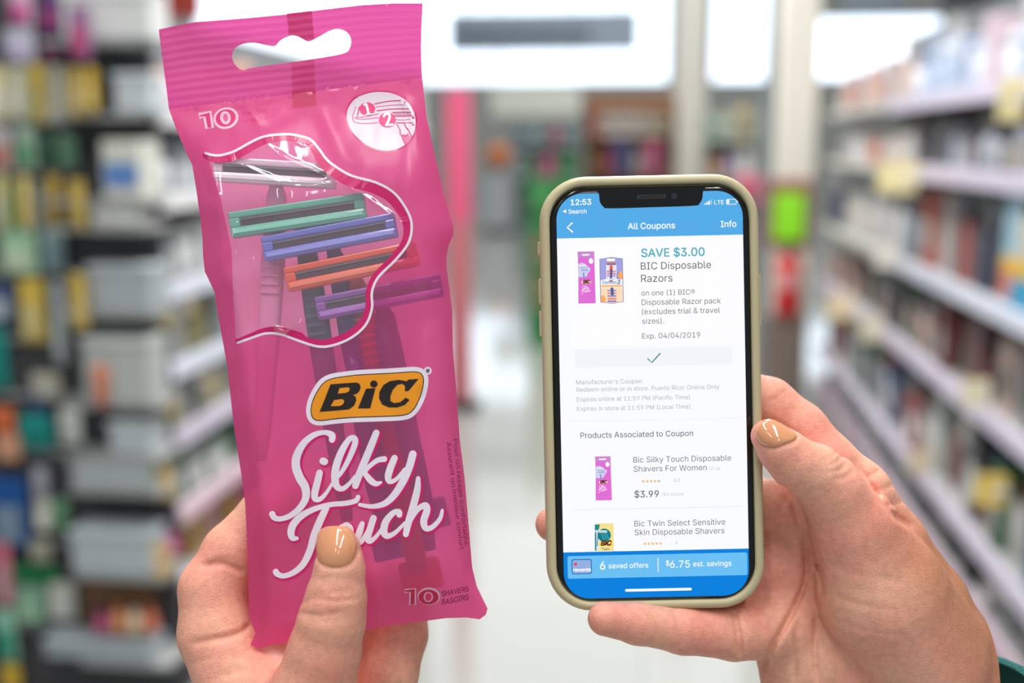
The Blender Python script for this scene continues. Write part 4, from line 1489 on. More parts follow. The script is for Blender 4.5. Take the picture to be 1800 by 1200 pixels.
def rr_loop(w, h, r, n=10, cx=0.0, cy=0.0):
    out = []
    r = max(r, 1e-5)
    for (sx, sy, a0) in ((1, 1, 0), (-1, 1, 90), (-1, -1, 180), (1, -1, 270)):
        for i in range(n + 1):
            a = math.radians(a0 + 90 * i / n)
            out.append((cx + sx * (w / 2 - r) + r * math.cos(a), cy + sy * (h / 2 - r) + r * math.sin(a)))
    return out


def loft(mb, w, h, r, prof, m, cap0=True, cap1=True, smooth=True):
    """stack rounded rectangles: prof = (inset, z)"""
    v, f = [], []
    n = None
    for ins, z in prof:
        lp = rr_loop(w - 2 * ins, h - 2 * ins, r - ins)
        n = len(lp)
        v += [(x, y, z) for x, y in lp]
    for j in range(len(prof) - 1):
        for i in range(n):
            f.append((j * n + i, j * n + (i + 1) % n, (j + 1) * n + (i + 1) % n, (j + 1) * n + i))
    mb.add(v, f, m, smooth)
    if cap0:
        mb.add(v[:n], [tuple(range(n))[::-1]], m)
    if cap1:
        mb.add(v[-n:], [tuple(range(n))], m)


CW, CH, CR = 385.5 * S, 767 * S, 80 * S
case_m = bpy.data.materials.new('case_olive')
case_m.use_nodes = True
b_ = case_m.node_tree.nodes['Principled BSDF']
b_.inputs['Base Color'].default_value = lin((204, 194, 158))
b_.inputs['Roughness'].default_value = .32
b_.inputs['Transmission Weight'].default_value = .12
b_.inputs['IOR'].default_value = 1.3
b_.inputs['Subsurface Weight'].default_value = .3
b_.inputs['Subsurface Radius'].default_value = (.004, .004, .002)
BLACK = mat('phone_black', (8, 9, 12), .12, spec=.5)
mm = .001
mb = MB()
loft(mb, CW, CH, CR, [(6 * mm, -11 * mm), (3 * mm, -10.9 * mm), (.9 * mm, -9.8 * mm), (.1 * mm, -7.5 * mm), (0, -4 * mm), (.2 * mm, -1 * mm), (.8 * mm, .3 * mm), (1.6 * mm, .9 * mm), (2.6 * mm, .95 * mm), (3.2 * mm, .6 * mm), (3.45 * mm, -.2 * mm), (3.5 * mm, -2.2 * mm)], case_m, True, False)
mb.build('case', phone)
BW, BH, BR = CW - 7 * mm, CH - 8.2 * mm, CR - 3.4 * mm
mb = MB()
loft(mb, BW, BH, BR, [(0.1 * mm, -8.0 * mm), (0, -1.6 * mm), (.1 * mm, -.5 * mm), (.5 * mm, -.1 * mm), (1.2 * mm, .08 * mm), (2.0 * mm, .1 * mm)], BLACK)
mb.build('body', phone)
for py0, py1, side, nm in ((424, 447, -1, 'mute_switch'), (489, 535, -1, 'volume_button'), (546, 592, -1, 'volume_button'), (481, 573, 1, 'side_button')):
    x, ya = U(PCX + side * 192, py0)
    _, yb = U(PCX + side * 192, py1)
    xs = side * CW / 2
    mb = MB().box((min(xs - side * .0008, xs + side * .0007), yb, -6.5 * mm), (max(xs - side * .0008, xs + side * .0007), ya, -2.5 * mm), case_m, .0005)
    mb.build(nm, phone)
x0 = CW / 2
mb = MB()
for py in (945, 955, 965, 975, 985):
    _, y = U(1346, py)
    mb.lathe([(.0006, 0), (.0007, .0003), (.0003, .0006)], mat('case_dot', (120, 110, 84), .4), 8, c=(0, 0, 0), ax='x')
    for i in range(len(mb.v) - 24, len(mb.v)):
        p = mb.v[i]
        mb.v[i] = (p[0] + x0 - .0001, p[1] + y, p[2] - .0035)
mb.build('case_vents', phone)

# display: one mesh that carries the whole screen page
UI = MB()
ZB = .14 * mm
LAY = [0]


def layer():
    LAY[0] += 1
    return ZB + LAY[0] * .0022 * mm


def ui_poly(loop, m, raw=False):
    z = layer()
    pts = loop if raw else [U(*p) for p in loop]
    V, T, C = tri_fill([pts], 0)
    T = T[:, ::-1]
    UI.add([(x, y, z) for x, y in V], T.tolist(), m)


def ui_rect(px0, py0, px1, py1, m, r=0.0):
    """aligned with the phone; heights given at the middle of its width"""
    c = U((px0 + px1) / 2, (py0 + py1) / 2)
    lp = rr_loop(abs(px1 - px0) * S, abs(py1 - py0) * S, r * S, 6 if r else 1, c[0], c[1])
    ui_poly(lp, m, True)


def ui_text(s, px, py, width, m, bold=0.0, shear=0.0):
    v, f = text2d(s, bold, shear)
    x0 = v[:, 0].min()
    k = width * S / (v[:, 0].max() - x0)
    a, b = U(px, py)
    z = layer()
    UI.add([(a + (x - x0) * k, b + y * k, z) for x, y in v], f, m)


def ui_line(pts, w, m):
    v, f = ribbon([(x, y, w) for x, y in pts])
    z = layer()
    UI.add([U(x, y) + (z,) for x, y in v], f, m)


def ui_star(cx, cy, r, m):
    ui_poly([(cx + (r if i % 2 == 0 else r * .45) * math.sin(math.pi * i / 5), cy - (r if i % 2 == 0 else r * .45) * math.cos(math.pi * i / 5)) for i in range(10)], m)


def E(*c):
    return emis('screen_%02x%02x%02x' % c, c)


SWH, SBL, SBL2, SBL3 = E(250, 251, 255), E(84, 172, 232), E(6, 128, 222), E(108, 192, 244)
UIW = E(255, 255, 255)
G1, G2, G3, G4 = E(84, 88, 100), E(108, 112, 124), E(172, 176, 190), E(196, 200, 212)
# screen base: rounded panel, page, bars
a, c = U(981.5, 343), U(1316, 1045)
SW, SH = 326.5 * S, 712 * S
scx, scy = U(1147.8, 694.5)
base_loop = rr_loop(SW, SH, 46 * S, 12, scx, scy)
ui_poly(base_loop, SWH, True)
xl, xr_ = scx - SW / 2, scx + SW / 2


def clip_band(y_top, y_bot, m):
    lp = []
    for x, y in base_loop:
        lp.append((x, min(max(y, y_bot), y_top)))
    # drop repeats
    out = []
    for p in lp:
        if not out or abs(p[0] - out[-1][0]) + abs(p[1] - out[-1][1]) > 1e-7:
            out.append(p)
    ui_poly(out, m, True)


clip_band(1, U(1147, 416)[1], SBL)
clip_band(U(1150, 968)[1], -1, SBL2)
# status bar
ui_text('12:53', 1003, 361, 36, UIW, .018)
ui_poly([(988.5, 372), (995, 368.5), (995, 375.5)], UIW)
ui_text('Search', 999, 376, 32, UIW, .012)
ui_line([(1005, 392.5), (997, 400.5), (1006, 408)], 2.6, UIW)
ui_text('All Coupons', 1103, 403.3, 83, UIW, .012)
ui_text('Info', 1266, 399.5, 27.5, UIW, .012)
for i in range(4):
    ui_rect(1237 + i * 3.6, 360.5 - 2.6 - i * 2.2 - i * .08, 1239.6 + i * 3.6, 360.5 - i * .08, UIW if i < 3 else E(150, 205, 242), .6)
ui_text('LTE', 1254.5, 360, 16.5, UIW, .008)
ui_rect(1275, 350.3, 1293.5, 360.2, UIW, 3)
ui_rect(1276, 351.3, 1292.5, 359.2, SBL, 2.2)
ui_rect(1276.6, 351.9, 1280.6, 358.7, UIW, 1.4)
ui_rect(1294.5, 353.4, 1296, 356.6, UIW, .7)
# coupon card
ui_rect(1001, 424, 1303, 606, E(253, 253, 255), 3)
ui_text('SAVE $3.00', 1126.5, 452, 111.5, E(70, 172, 196), .014)
ui_text('BIC Disposable', 1126, 474, 123, G1)
ui_text('Razors', 1126.5, 496, 55, G1)
ui_text('on one (1) BIC\u00ae', 1127, 519.5, 94, G2)
ui_text('Disposable Razor pack', 1127.5, 536, 139, G2)
ui_text('(excludes trial & travel', 1128, 552.5, 137, G2)
ui_text('sizes).', 1128.5, 569, 38.5, G2)
ui_text('Exp. 04/04/2019', 1128.5, 595, 102, G2)
ui_rect(1010.5, 611, 1286.5, 643, E(243, 245, 250), 3)
ui_line([(1138.5, 630.5), (1145.5, 637), (1160, 621)], 2.1, E(20, 140, 104))
ui_text("Manufacturer's Coupon", 1013, 675.5, 115, G3)
ui_text('Redeem online or in store. Puerto Rico: Online Only', 1013.5, 688.5, 251, G3)
ui_text('Expires online at 11:59 PM (Pacific Time)', 1014, 705.5, 198.5, G3)
ui_text('Expires in store at 11:59 PM (Local Time)', 1014.5, 722, 199, G3)
ui_rect(1004, 737, 1305, 738.5, E(242, 244, 250))
ui_text('Products Associated to Coupon', 1020.5, 770, 198, E(60, 62, 74))
ui_text('Bic Silky Touch Disposable', 1113.5, 813, 172, G2)
ui_text('Shavers For Women', 1114, 829, 128.5, G2)
ui_text('10 ea', 1247, 826, 19, G4)
for i in range(5):
    ui_star(1131 + i * 6.9, 846 - i * .15, 3.4, E(240, 190, 130) if i < 4 else E(180, 190, 205))
ui_text('62', 1184.5, 847, 10.5, G4)
ui_text('$3.99', 1115.5, 874.5, 43, E(66, 68, 88), .004)
ui_text('($0.40/ea)', 1164.5, 871.5, 37.5, G4)
ui_rect(1008, 892.5, 1305, 893.7, E(232, 234, 240))
ui_text('Bic Twin Select Sensitive', 1115.5, 925.5, 160, G2)
ui_text('Skin Disposable Shavers', 1116, 941, 158, G2)
for i in range(5):
    ui_star(1134 + i * 6.9, 956 - i * .15, 3.4, E(240, 190, 130))
ui_text('4', 1187, 957, 5, G4)
# saved offers bar
ui_rect(998, 974.5, 1314.5, 1014.5, SBL3, 3)
ui_rect(1005, 983, 1040.5, 1009.5, E(10, 110, 190), 4)
ui_rect(1006.6, 984.6, 1039, 1008, E(150, 176, 226), 3)
ui_text('rewards', 1008, 1005, 31, UIW, .03)
ui_poly([(1012 + 3 * math.cos(q), 992 + 3 * math.sin(q)) for q in np.linspace(0, 6.28, 12)[:-1]], E(226, 70, 110))
ui_text('6', 1055, 1001.5, 9.5, UIW, .008)
ui_text('saved offers', 1070, 999.5, 70, UIW, .008)
ui_line([(1157, 981), (1157.5, 1005)], 1.3, UIW)
ui_text('$', 1171, 994.5, 6.5, UIW, .008)
ui_text('6.75', 1178.5, 998.5, 35, UIW, .006)
ui_text('est. savings', 1219, 996, 67.5, UIW, .008)
ui_line([(1101.5, 1038.3), (1214.5, 1036)], 4.6, UIW)

# product pictures on the page
def mini_script(px, py, k, m):
    for s in SCRIPT:
        ui_line([(px + (x - 640) * k, py + (y - 600) * k * 1.1) for x, y, w in spline([p[:3] for p in s], 2)], 38 * k, m)


def mini_pack(x0, y0, x1, y1):
    w, h = x1 - x0, y1 - y0
    q = lambda u, v: (x0 + u * w + v * w * .04, y0 + v * h)
    ui_poly([q(0, 0), q(.98, -.005), q(.97, .1), q(.99, .5), q(1.02, 1), q(.02, 1.005), q(.04, .5), q(.03, .1)], E(226, 110, 214))
    ui_poly([q(0, 0), q(.98, -.005), q(.97, .11), q(.03, .12)], E(206, 136, 210))
    ui_line([q(.3, .065), q(.66, .06)], h * .03, UIW)
    ui_poly([q(.78 + .13 * math.cos(a), .18 + .055 * math.sin(a)) for a in np.linspace(0, 6.28, 14)[:-1]], UIW)
    ui_poly([q(*p) for p in [(.05, .24), (.25, .21), (.45, .24), (.55, .28), (.74, .32), (.72, .37), (.58, .42), (.55, .47), (.35, .5), (.05, .49)]], E(208, 212, 240))
    for i, c in enumerate(((240, 236, 250), (160, 190, 220), (150, 150, 220), (220, 200, 230))):
        ui_line([q(.1 + .06 * i, .27 + .045 * i), q(.5 + .04 * i, .265 + .045 * i)], h * .022, E(*c))
    ui_line([q(.34, .42), q(.36, .5)], h * .03, E(130, 150, 196))
    ui_line([q(.28, .592), q(.7, .588)], h * .056, E(246, 200, 160))
    a, b = q(.3, .612)
    ui_text('BiC', a, b, w * .42, E(60, 20, 20), .05, .25)
    mini_script(*q(.44, .74), w * .54 / 1250, UIW)
    ui_line([q(.06, .93), q(.98, .92)], h * .012, E(206, 136, 210))


mini_pack(1014.5, 442.5, 1045, 533)
mini_pack(1045.5, 802, 1074, 879)
qc = lambda u, v: (1053 + u * 41 + v * 2, 453 + v * 80)
ui_poly([qc(0, .03), qc(.5, -.01), qc(1, .02), qc(1, .97), qc(.5, 1.01), qc(0, .98)], E(138, 140, 190))
ui_poly([qc(.03, .045), qc(.5, .01), qc(.97, .04), qc(.97, .3), qc(.78, .32), qc(.6, .47), qc(.3, .46), qc(.03, .5)], E(164, 164, 226))
ui_poly([qc(.97, .3), qc(.84, .31), qc(.77, .38), qc(.8, .45), qc(.97, .47)], E(250, 170, 96))
ui_poly([qc(.03, .5), qc(.3, .46), qc(.97, .47), qc(.97, .66), qc(.03, .66)], E(246, 244, 250))
ui_poly([qc(.03, .66), qc(.97, .66), qc(.97, .96), qc(.5, .995), qc(.03, .97)], E(252, 222, 190))
ui_poly([qc(.03, .84), qc(.15, .82), qc(.24, .9), qc(.22, .98), qc(.03, .97)], E(250, 176, 100))
ui_line([qc(.36, .05), qc(.62, .05)], 4.5, UIW)
ui_poly([qc(.28, .16), qc(.4, .11), qc(.62, .11), qc(.72, .16), qc(.72, .46), qc(.28, .46)], E(236, 232, 246))
for v, c in ((.115, (230, 130, 110)), (.145, (120, 110, 170)), (.3, (200, 150, 190)), (.35, (220, 130, 150)), (.4, (170, 160, 220)), (.72, (170, 150, 200)), (.78, (214, 150, 160)), (.84, (150, 140, 200)), (.9, (226, 140, 130)), (.955, (140, 130, 190))):
    ui_line([qc(.34, v), qc(.66, v)], 3.0, E(*c))
ui_line([qc(.5, .2), qc(.49, .27)], 5.5, E(236, 100, 76))
ui_line([qc(.5, .27), qc(.48, .44)], 3.6, E(84, 86, 140))
ui_line([qc(.51, .68), qc(.52, .8)], 5.0, E(84, 96, 156))
a, b = qc(.1, .575)
ui_text('Comfort', a, b, 25, E(84, 124, 200), .02, .2)
a, b = qc(.73, .575)
ui_text('3', a, b, 6, E(70, 104, 190), .03, .2)
a, b = qc(.39, .53)
ui_text('BiC', a, b, 8, E(90, 60, 50), .03, .25)
ui_line([qc(.08, .625), qc(.9, .615)], 3.6, E(248, 190, 120))
qt = lambda u, v: (1045.5 + u * 33 + v * .5, 920 + v * 49)
ui_poly([qt(0, 0), qt(1, -.01), qt(1, .99), qt(0, 1)], E(246, 226, 146))
ui_poly([qt(0, .04), qt(.28, .04), qt(.22, .2), qt(.12, .6), qt(.1, .98), qt(0, .98)], E(30, 140, 146))
ui_poly([qt(.08, .3), qt(.24, .2), qt(.24, .98), qt(.08, .98)], E(226, 236, 240))
ui_poly([qt(.5 + .36 * math.cos(q), .42 + .24 * math.sin(q)) for q in np.linspace(0, 6.28, 22)[:-1]] , E(20, 126, 136))
for i in range(3):
    ui_line([qt(.36 + .13 * i, .36), qt(.5 + .13 * i, .6)], 1.1, E(90, 190, 190))
ui_line([qt(.06, .28), qt(.6, .29)], 4.5, E(196, 222, 226))
ui_line([qt(.18, .32), qt(.12, .8)], 1.6, E(60, 120, 140))
ui_line([qt(.3, .745), qt(.9, .735)], 7.5, E(250, 214, 110))
a, b = qt(.3, .79)
ui_text('BiC', a, b, 20, E(80, 40, 20), .05, .25)
ui_rect(1078.5, 968.4, 1080, 969.5, SBL2)
a, b = qt(.36, .965)
ui_text('Twin', a, b, 13, E(60, 84, 90), .01)
UI.build('display', phone)

# notch over the display
zN = ZB + (LAY[0] + 3) * .0022 * mm
N_ = [(1046, 334.5), (1050.5, 338), (1052.5, 345), (1054, 356), (1060, 364), (1070, 367), (1140, 365.2), (1218, 362.4), (1228, 358.5), (1233, 350), (1234, 340), (1236, 334), (1240, 330)]
V, T, C = tri_fill([[U(*p) for p in spline(N_, 5)]], 0)
mb = MB().add([(x, y, zN) for x, y in V], T[:, ::-1].tolist(), BLACK)
mb.build('notch', phone)
mb = MB()
v, f = ribbon([(1124, 346.8, 5), (1164, 345.9, 5)])
mb.add([U(x, y) + (zN + .004 * mm,) for x, y in v], f, mat('earpiece_dark', (2, 2, 3), .6))
v, f = ribbon([(1122, 346.9, 7), (1166, 345.8, 7)])
mb.add([U(x, y) + (zN + .002 * mm,) for x, y in v], f, mat('earpiece_rim', (46, 46, 52), .4))
mb.build('earpiece', phone)
cx, cy = U(1184, 346)
mb = MB().lathe([(.0011, 0), (.0010, .00001), (.0006, .00002)], mat('lens_dark', (40, 40, 60), .1), 18, c=(cx, cy, zN + .001 * mm))
mb.build('camera_lens', phone)

# ------------------------------------------------------------------ hands: one continuous surface each, grown from tapering bones
def smin(a, b, k):
    h = np.clip(.5 + .5 * (b - a) / k, 0, 1)
    return b * (1 - h) + a * h - k * h * (1 - h)


class Body:
    """smooth union of tapering bones; pixels give x, y and radius, millimetres give the depth"""

    def __init__(self, groups, creases=(), bulges=()):
        self.g = []
        for chain, k in groups:
            pts = [np.array(F(x, y, z * 1e-3) + (r * (D0 - z * 1e-3) / FPX,)) for x, y, z, r in chain]
            self.g.append((pts, k * 1e-3))
        self.c = []
        for pl, dep, wid in creases:
            q = spline(pl, 5) if len(pl) > 2 else [np.array(p, float) for p in pl]
            self.c.append((np.array(q), dep * 1.5e-3, wid * 1.25e-3))

    def field(self, P, detail=True):
        d = None
        for pts, k in self.g:
            c = None
            for i in range(len(pts) - 1):
                a, b = pts[i], pts[i + 1]
                ab = b[:3] - a[:3]
                L2 = float(ab @ ab)
                pa = P - a[:3].astype(np.float32)
                t = np.clip((pa @ ab.astype(np.float32)) / L2, 0, 1)
                q = np.linalg.norm(pa - t[:, None] * ab.astype(np.float32), axis=1) - (a[3] + (b[3] - a[3]) * t)
                c = q if c is None else smin(c, q, .0022)
            d = c if d is None else smin(d, c, k)
        if detail and self.c:
            near = np.where(np.abs(d) < .004)[0]
            Q = P[near]
            px = 900 + Q[:, 0] * FPX / (D0 - Q[:, 2])
            py = 600 - Q[:, 1] * FPX / (D0 - Q[:, 2])
            add = np.zeros(len(near), np.float32)
            for pl, dep, wid in self.c:
                w = wid / S
                lo, hi = pl.min(0) - 4 * w, pl.max(0) + 4 * w
                s_ = np.where((px > lo[0]) & (px < hi[0]) & (py > lo[1]) & (py < hi[1]))[0]
                if not len(s_):
                    continue
                X, Y = px[s_], py[s_]
                best = np.full(len(s_), 1e9)
                along = np.zeros(len(s_))
                n = len(pl) - 1
                for i in range(n):
                    ax, ay = pl[i]
                    bx, by = pl[i + 1]
                    t = np.clip(((X - ax) * (bx - ax) + (Y - ay) * (by - ay)) / ((bx - ax) ** 2 + (by - ay) ** 2 + 1e-9), 0, 1)
                    dd = np.hypot(X - ax - t * (bx - ax), Y - ay - t * (by - ay))
                    m_ = dd < best
                    best[m_] = dd[m_]
                    along[m_] = (i + t[m_]) / n
                fade = np.clip(np.minimum(along, 1 - along) / .18, 0, 1) if np.hypot(*(pl[0] - pl[-1])) > 3 else 1.0
                fade = .15 + .85 * fade
                add[s_] += (dep * np.exp(-(best / w) ** 2) * fade).astype(np.float32)
            d[near] += add
        return d

    def mesh(self, lo, hi, h):
        lo, hi = np.array(lo), np.array(hi)
        n = np.ceil((hi - lo) / h).astype(int) + 1
        xs, ys, zs = [np.float32(lo[i] + np.arange(n[i]) * h) for i in range(3)]
        # blocks far from the skin keep their centre's distance, the others are evaluated point by point
        B = 8
        nb = np.ceil(n / B).astype(int)
        vol = np.empty(nb * B, np.float32)
        cx, cy, cz = [np.float32(lo[i] + (np.arange(nb[i]) * B + B / 2) * h) for i in range(3)]
        X, Y, Z = np.meshgrid(cx, cy, cz, indexing='ij')
        dc = self.field(np.stack([X.ravel(), Y.ravel(), Z.ravel()], 1), False).reshape(X.shape)
        vol[:] = np.repeat(np.repeat(np.repeat(dc, B, 0), B, 1), B, 2)
        near = np.argwhere(np.abs(dc) < B * h * .5 * 1.74 + .004)
        g = np.stack(np.meshgrid(np.arange(B), np.arange(B), np.arange(B), indexing='ij'), -1).reshape(-1, 3)
        for i in range(0, len(near), 400):
            q = near[i:i + 400]
            I = (q[:, None, :] * B + g[None]).reshape(-1, 3)
            vol[tuple(I.T)] = self.field(np.float32(lo + I * h))
        vol = vol[:n[0], :n[1], :n[2]]
        vol[0] = vol[-1] = 1e-3
        vol[:, 0] = vol[:, -1] = 1e-3
        vol[:, :, 0] = vol[:, :, -1] = 1e-3
        return nets(vol, lo, h)


def nets(vol, lo, h):
    ins = vol < 0
    c = np.zeros(tuple(s - 1 for s in vol.shape), np.int8)
    for i in (0, 1):
        for j in (0, 1):
            for k in (0, 1):
                c += ins[i:i + c.shape[0], j:j + c.shape[1], k:k + c.shape[2]]
    act = np.argwhere((c > 0) & (c < 8))
    idx = np.full(c.shape, -1, np.int32)
    idx[tuple(act.T)] = np.arange(len(act))
    pos = np.zeros((len(act), 3))
    cnt = np.zeros(len(act))
    cor = [(i, j, k) for i in (0, 1) for j in (0, 1) for k in (0, 1)]
    for a in cor:
        for ax in range(3):
            if a[ax]:
                continue
            b = list(a)
            b[ax] = 1
            va = vol[tuple((act + a).T)].astype(float)
            vb = vol[tuple((act + b).T)].astype(float)
            m = (va < 0) != (vb < 0)
            t = va[m] / (va[m] - vb[m])
            p = np.array(a, float) + np.zeros((m.sum(), 3))
            p[:, ax] = t
            pos[m] += p
            cnt[m] += 1
    pos = pos / cnt[:, None] + act
    V = pos * h + lo
    faces = []
    for ax in range(3):
        u, w = (ax + 1) % 3, (ax + 2) % 3
        sl0 = [slice(None)] * 3
        sl1 = [slice(None)] * 3
        sl0[ax] = slice(0, -1)
        sl1[ax] = slice(1, None)
        A, B = ins[tuple(sl0)], ins[tuple(sl1)]
        e = np.argwhere(A != B)
        ok = (e[:, u] > 0) & (e[:, w] > 0) & (e[:, u] < vol.shape[u] - 1) & (e[:, w] < vol.shape[w] - 1)
        e = e[ok]
        s = A[tuple(e.T)]
        du = np.zeros(3, int)
        dw = np.zeros(3, int)
        du[u] = 1
        dw[w] = 1
        q = np.stack([idx[tuple((e - du - dw).T)], idx[tuple((e - dw).T)], idx[tuple(e.T)], idx[tuple((e - du).T)]], 1)
        q[~s] = q[~s][:, ::-1]
        faces.append(q)
    Fq = np.concatenate(faces)
    Fq = Fq[(Fq >= 0).all(1)]
    # a light smoothing pass
    for _ in range(1):
        acc = np.zeros_like(V)
        n = np.zeros(len(V))
        for i in range(4):
            a, b = Fq[:, i], Fq[:, (i + 1) % 4]
            np.add.at(acc, a, V[b])
            np.add.at(n, a, 1)
            np.add.at(acc, b, V[a])
            np.add.at(n, b, 1)
        V = np.where(n[:, None] > 0, V * .55 + .45 * acc / np.maximum(n, 1)[:, None], V)
    used = np.unique(Fq)
    back = np.zeros(len(V), int)
    back[used] = np.arange(len(used))
    return V[used], back[Fq]


def skin(key, base, pink, tan):
    m = bpy.data.materials.new(key)
    m.use_nodes = True
    nt = m.node_tree
    b = nt.nodes['Principled BSDF']
    tc = nt.nodes.new('ShaderNodeTexCoord')

    def noi(scale, det=2.0, rough=.5):
        n = nt.nodes.new('ShaderNodeTexNoise')
        n.inputs['Scale'].default_value = scale
        n.inputs['Detail'].default_value = det
        n.inputs['Roughness'].default_value = rough
        nt.links.new(tc.outputs['Object'], n.inputs['Vector'])
        return n
    n1, n2 = noi(38.0, 3.0), noi(420.0, 2.0)
    mx = nt.nodes.new('ShaderNodeMix')
    mx.data_type = 'RGBA'
    mx.inputs[6].default_value = lin(base)
    mx.inputs[7].default_value = lin(pink)
    rp = nt.nodes.new('ShaderNodeMapRange')
    rp.inputs[1].default_value = .35
    rp.inputs[2].default_value = .68
    nt.links.new(n1.outputs[0], rp.inputs[0])
    nt.links.new(rp.outputs[0], mx.inputs[0])
    ta = nt.nodes.new('ShaderNodeAttribute')
    ta.attribute_name = 'tan'
    mt = nt.nodes.new('ShaderNodeMix')
    mt.data_type = 'RGBA'
    mt.inputs[7].default_value = lin(tan)
    nt.links.new(ta.outputs['Fac'], mt.inputs[0])
    nt.links.new(mx.outputs[2], mt.inputs[6])
    m2 = nt.nodes.new('ShaderNodeMix')
    m2.data_type = 'RGBA'
    m2.blend_type = 'MULTIPLY'
    m2.inputs[0].default_value = .5
    r2 = nt.nodes.new('ShaderNodeMapRange')
    r2.inputs[1].default_value = .35
    r2.inputs[2].default_value = .6
    r2.inputs[3].default_value = .8
    r2.inputs[4].default_value = 1.02
    nt.links.new(n2.outputs[0], r2.inputs[0])
    nt.links.new(mt.outputs[2], m2.inputs[6])
    nt.links.new(r2.outputs[0], m2.inputs[7])
    nt.links.new(m2.outputs[2], b.inputs['Base Color'])
    b.inputs['Roughness'].default_value = .5
    b.inputs['Specular IOR Level'].default_value = .35
    b.inputs['Subsurface Weight'].default_value = .12
    b.inputs['Subsurface Radius'].default_value = (.0035, .0014, .0008)
    b.inputs['Subsurface Scale'].default_value = 1.0
    vo = nt.nodes.new('ShaderNodeTexVoronoi')
    vo.feature = 'DISTANCE_TO_EDGE'
    vo.inputs['Scale'].default_value = 900.0
    nt.links.new(tc.outputs['Object'], vo.inputs['Vector'])
    n3 = noi(160.0, 4.0, .6)
    ad = nt.nodes.new('ShaderNodeMath')
    ad.operation = 'MULTIPLY_ADD'
    ad.inputs[1].default_value = .9
    nt.links.new(vo.outputs[0], ad.inputs[0])
    nt.links.new(n3.outputs[0], ad.inputs[2])
    bp = nt.nodes.new('ShaderNodeBump')
    bp.inputs['Strength'].default_value = .35
    bp.inputs['Distance'].default_value = .0006
    nt.links.new(ad.outputs[0], bp.inputs['Height'])
    nt.links.new(bp.outputs[0], b.inputs['Normal'])
    return m


SKIN = skin('skin', (232, 174, 148), (230, 152, 134), (176, 118, 84))
NAIL = mat('nail_polish_nude', (216, 150, 108), .08, spec=.6, coat=.8)


def hand(name_label, body, lo, hi, base_px, tan, h=.00062):
    r_base = Vector(F(*base_px))
    V, Fq = body.mesh(lo, hi, h)
    mb = MB()
    mb.v = [tuple(p) for p in V]
    mb.f = Fq.tolist()
    mb.mi = [mb.slot(SKIN)] * len(Fq)
    mb.smooth = [True] * len(Fq)
    o = mb.build('hand', None, r_base)
    px = 900 + V[:, 0] * FPX / (D0 - V[:, 2])
    py = 600 - V[:, 1] * FPX / (D0 - V[:, 2])
    at = o.data.attributes.new('tan', 'FLOAT', 'POINT')      # the browner skin on the back of the hand
    at.data.foreach_set('value', np.float32(tan(px, py)))
    o.matrix_world = HELD @ Matrix.Translation(r_base)
    tag(o, name_label, 'hand')
    return o, r_base


def nail(body, outline, parent, base, name='thumbnail', bulge=.55, lift=.28, ztop=.03):
    V, T, C = tri_fill([resample([tuple(p) for p in spline(outline, 6, True)], 2.5)], 3.0)
    P2 = np.array(resample([tuple(p) for p in spline(outline, 6, True)], 2.0))
    z = np.full(len(V), ztop)
    for _ in range(60):                        # walk towards the skin along the line of sight
        P = np.array([F(x, y, zz) for (x, y), zz in zip(V, z)], np.float32)
        d = body.field(P, False)
        z = np.maximum(z - np.maximum(d, 0) * .85, ztop - .03)
    hit = d < .0003                            # a nail is an even shell: one quadric through the skin under it
    X, Y = (V[:, 0] - V[:, 0].mean()) / 40, (V[:, 1] - V[:, 1].mean()) / 40
    A = np.stack([np.ones(len(X)), X, Y, X * X, X * Y, Y * Y], 1)
    e0 = np.array([((P2 - p) ** 2).sum(1).min() for p in V]) > 9
    k, *_ = np.linalg.lstsq(A[hit & e0], z[hit & e0], rcond=None)
    z = A @ k
    out = []
    for (x, y), zz in zip(V, z):
        e = np.sqrt(((P2 - (x, y)) ** 2).sum(1).min())
        f = min(1.0, e / 9.0)
        out.append(F(x, y, zz + (lift * min(1, e / 2.5) - .12 + bulge * math.sqrt(max(0, f * (2 - f)))) * 1e-3))
    mb = MB().add(out, T.tolist(), NAIL, True)
    return mb.build(name, parent, base)


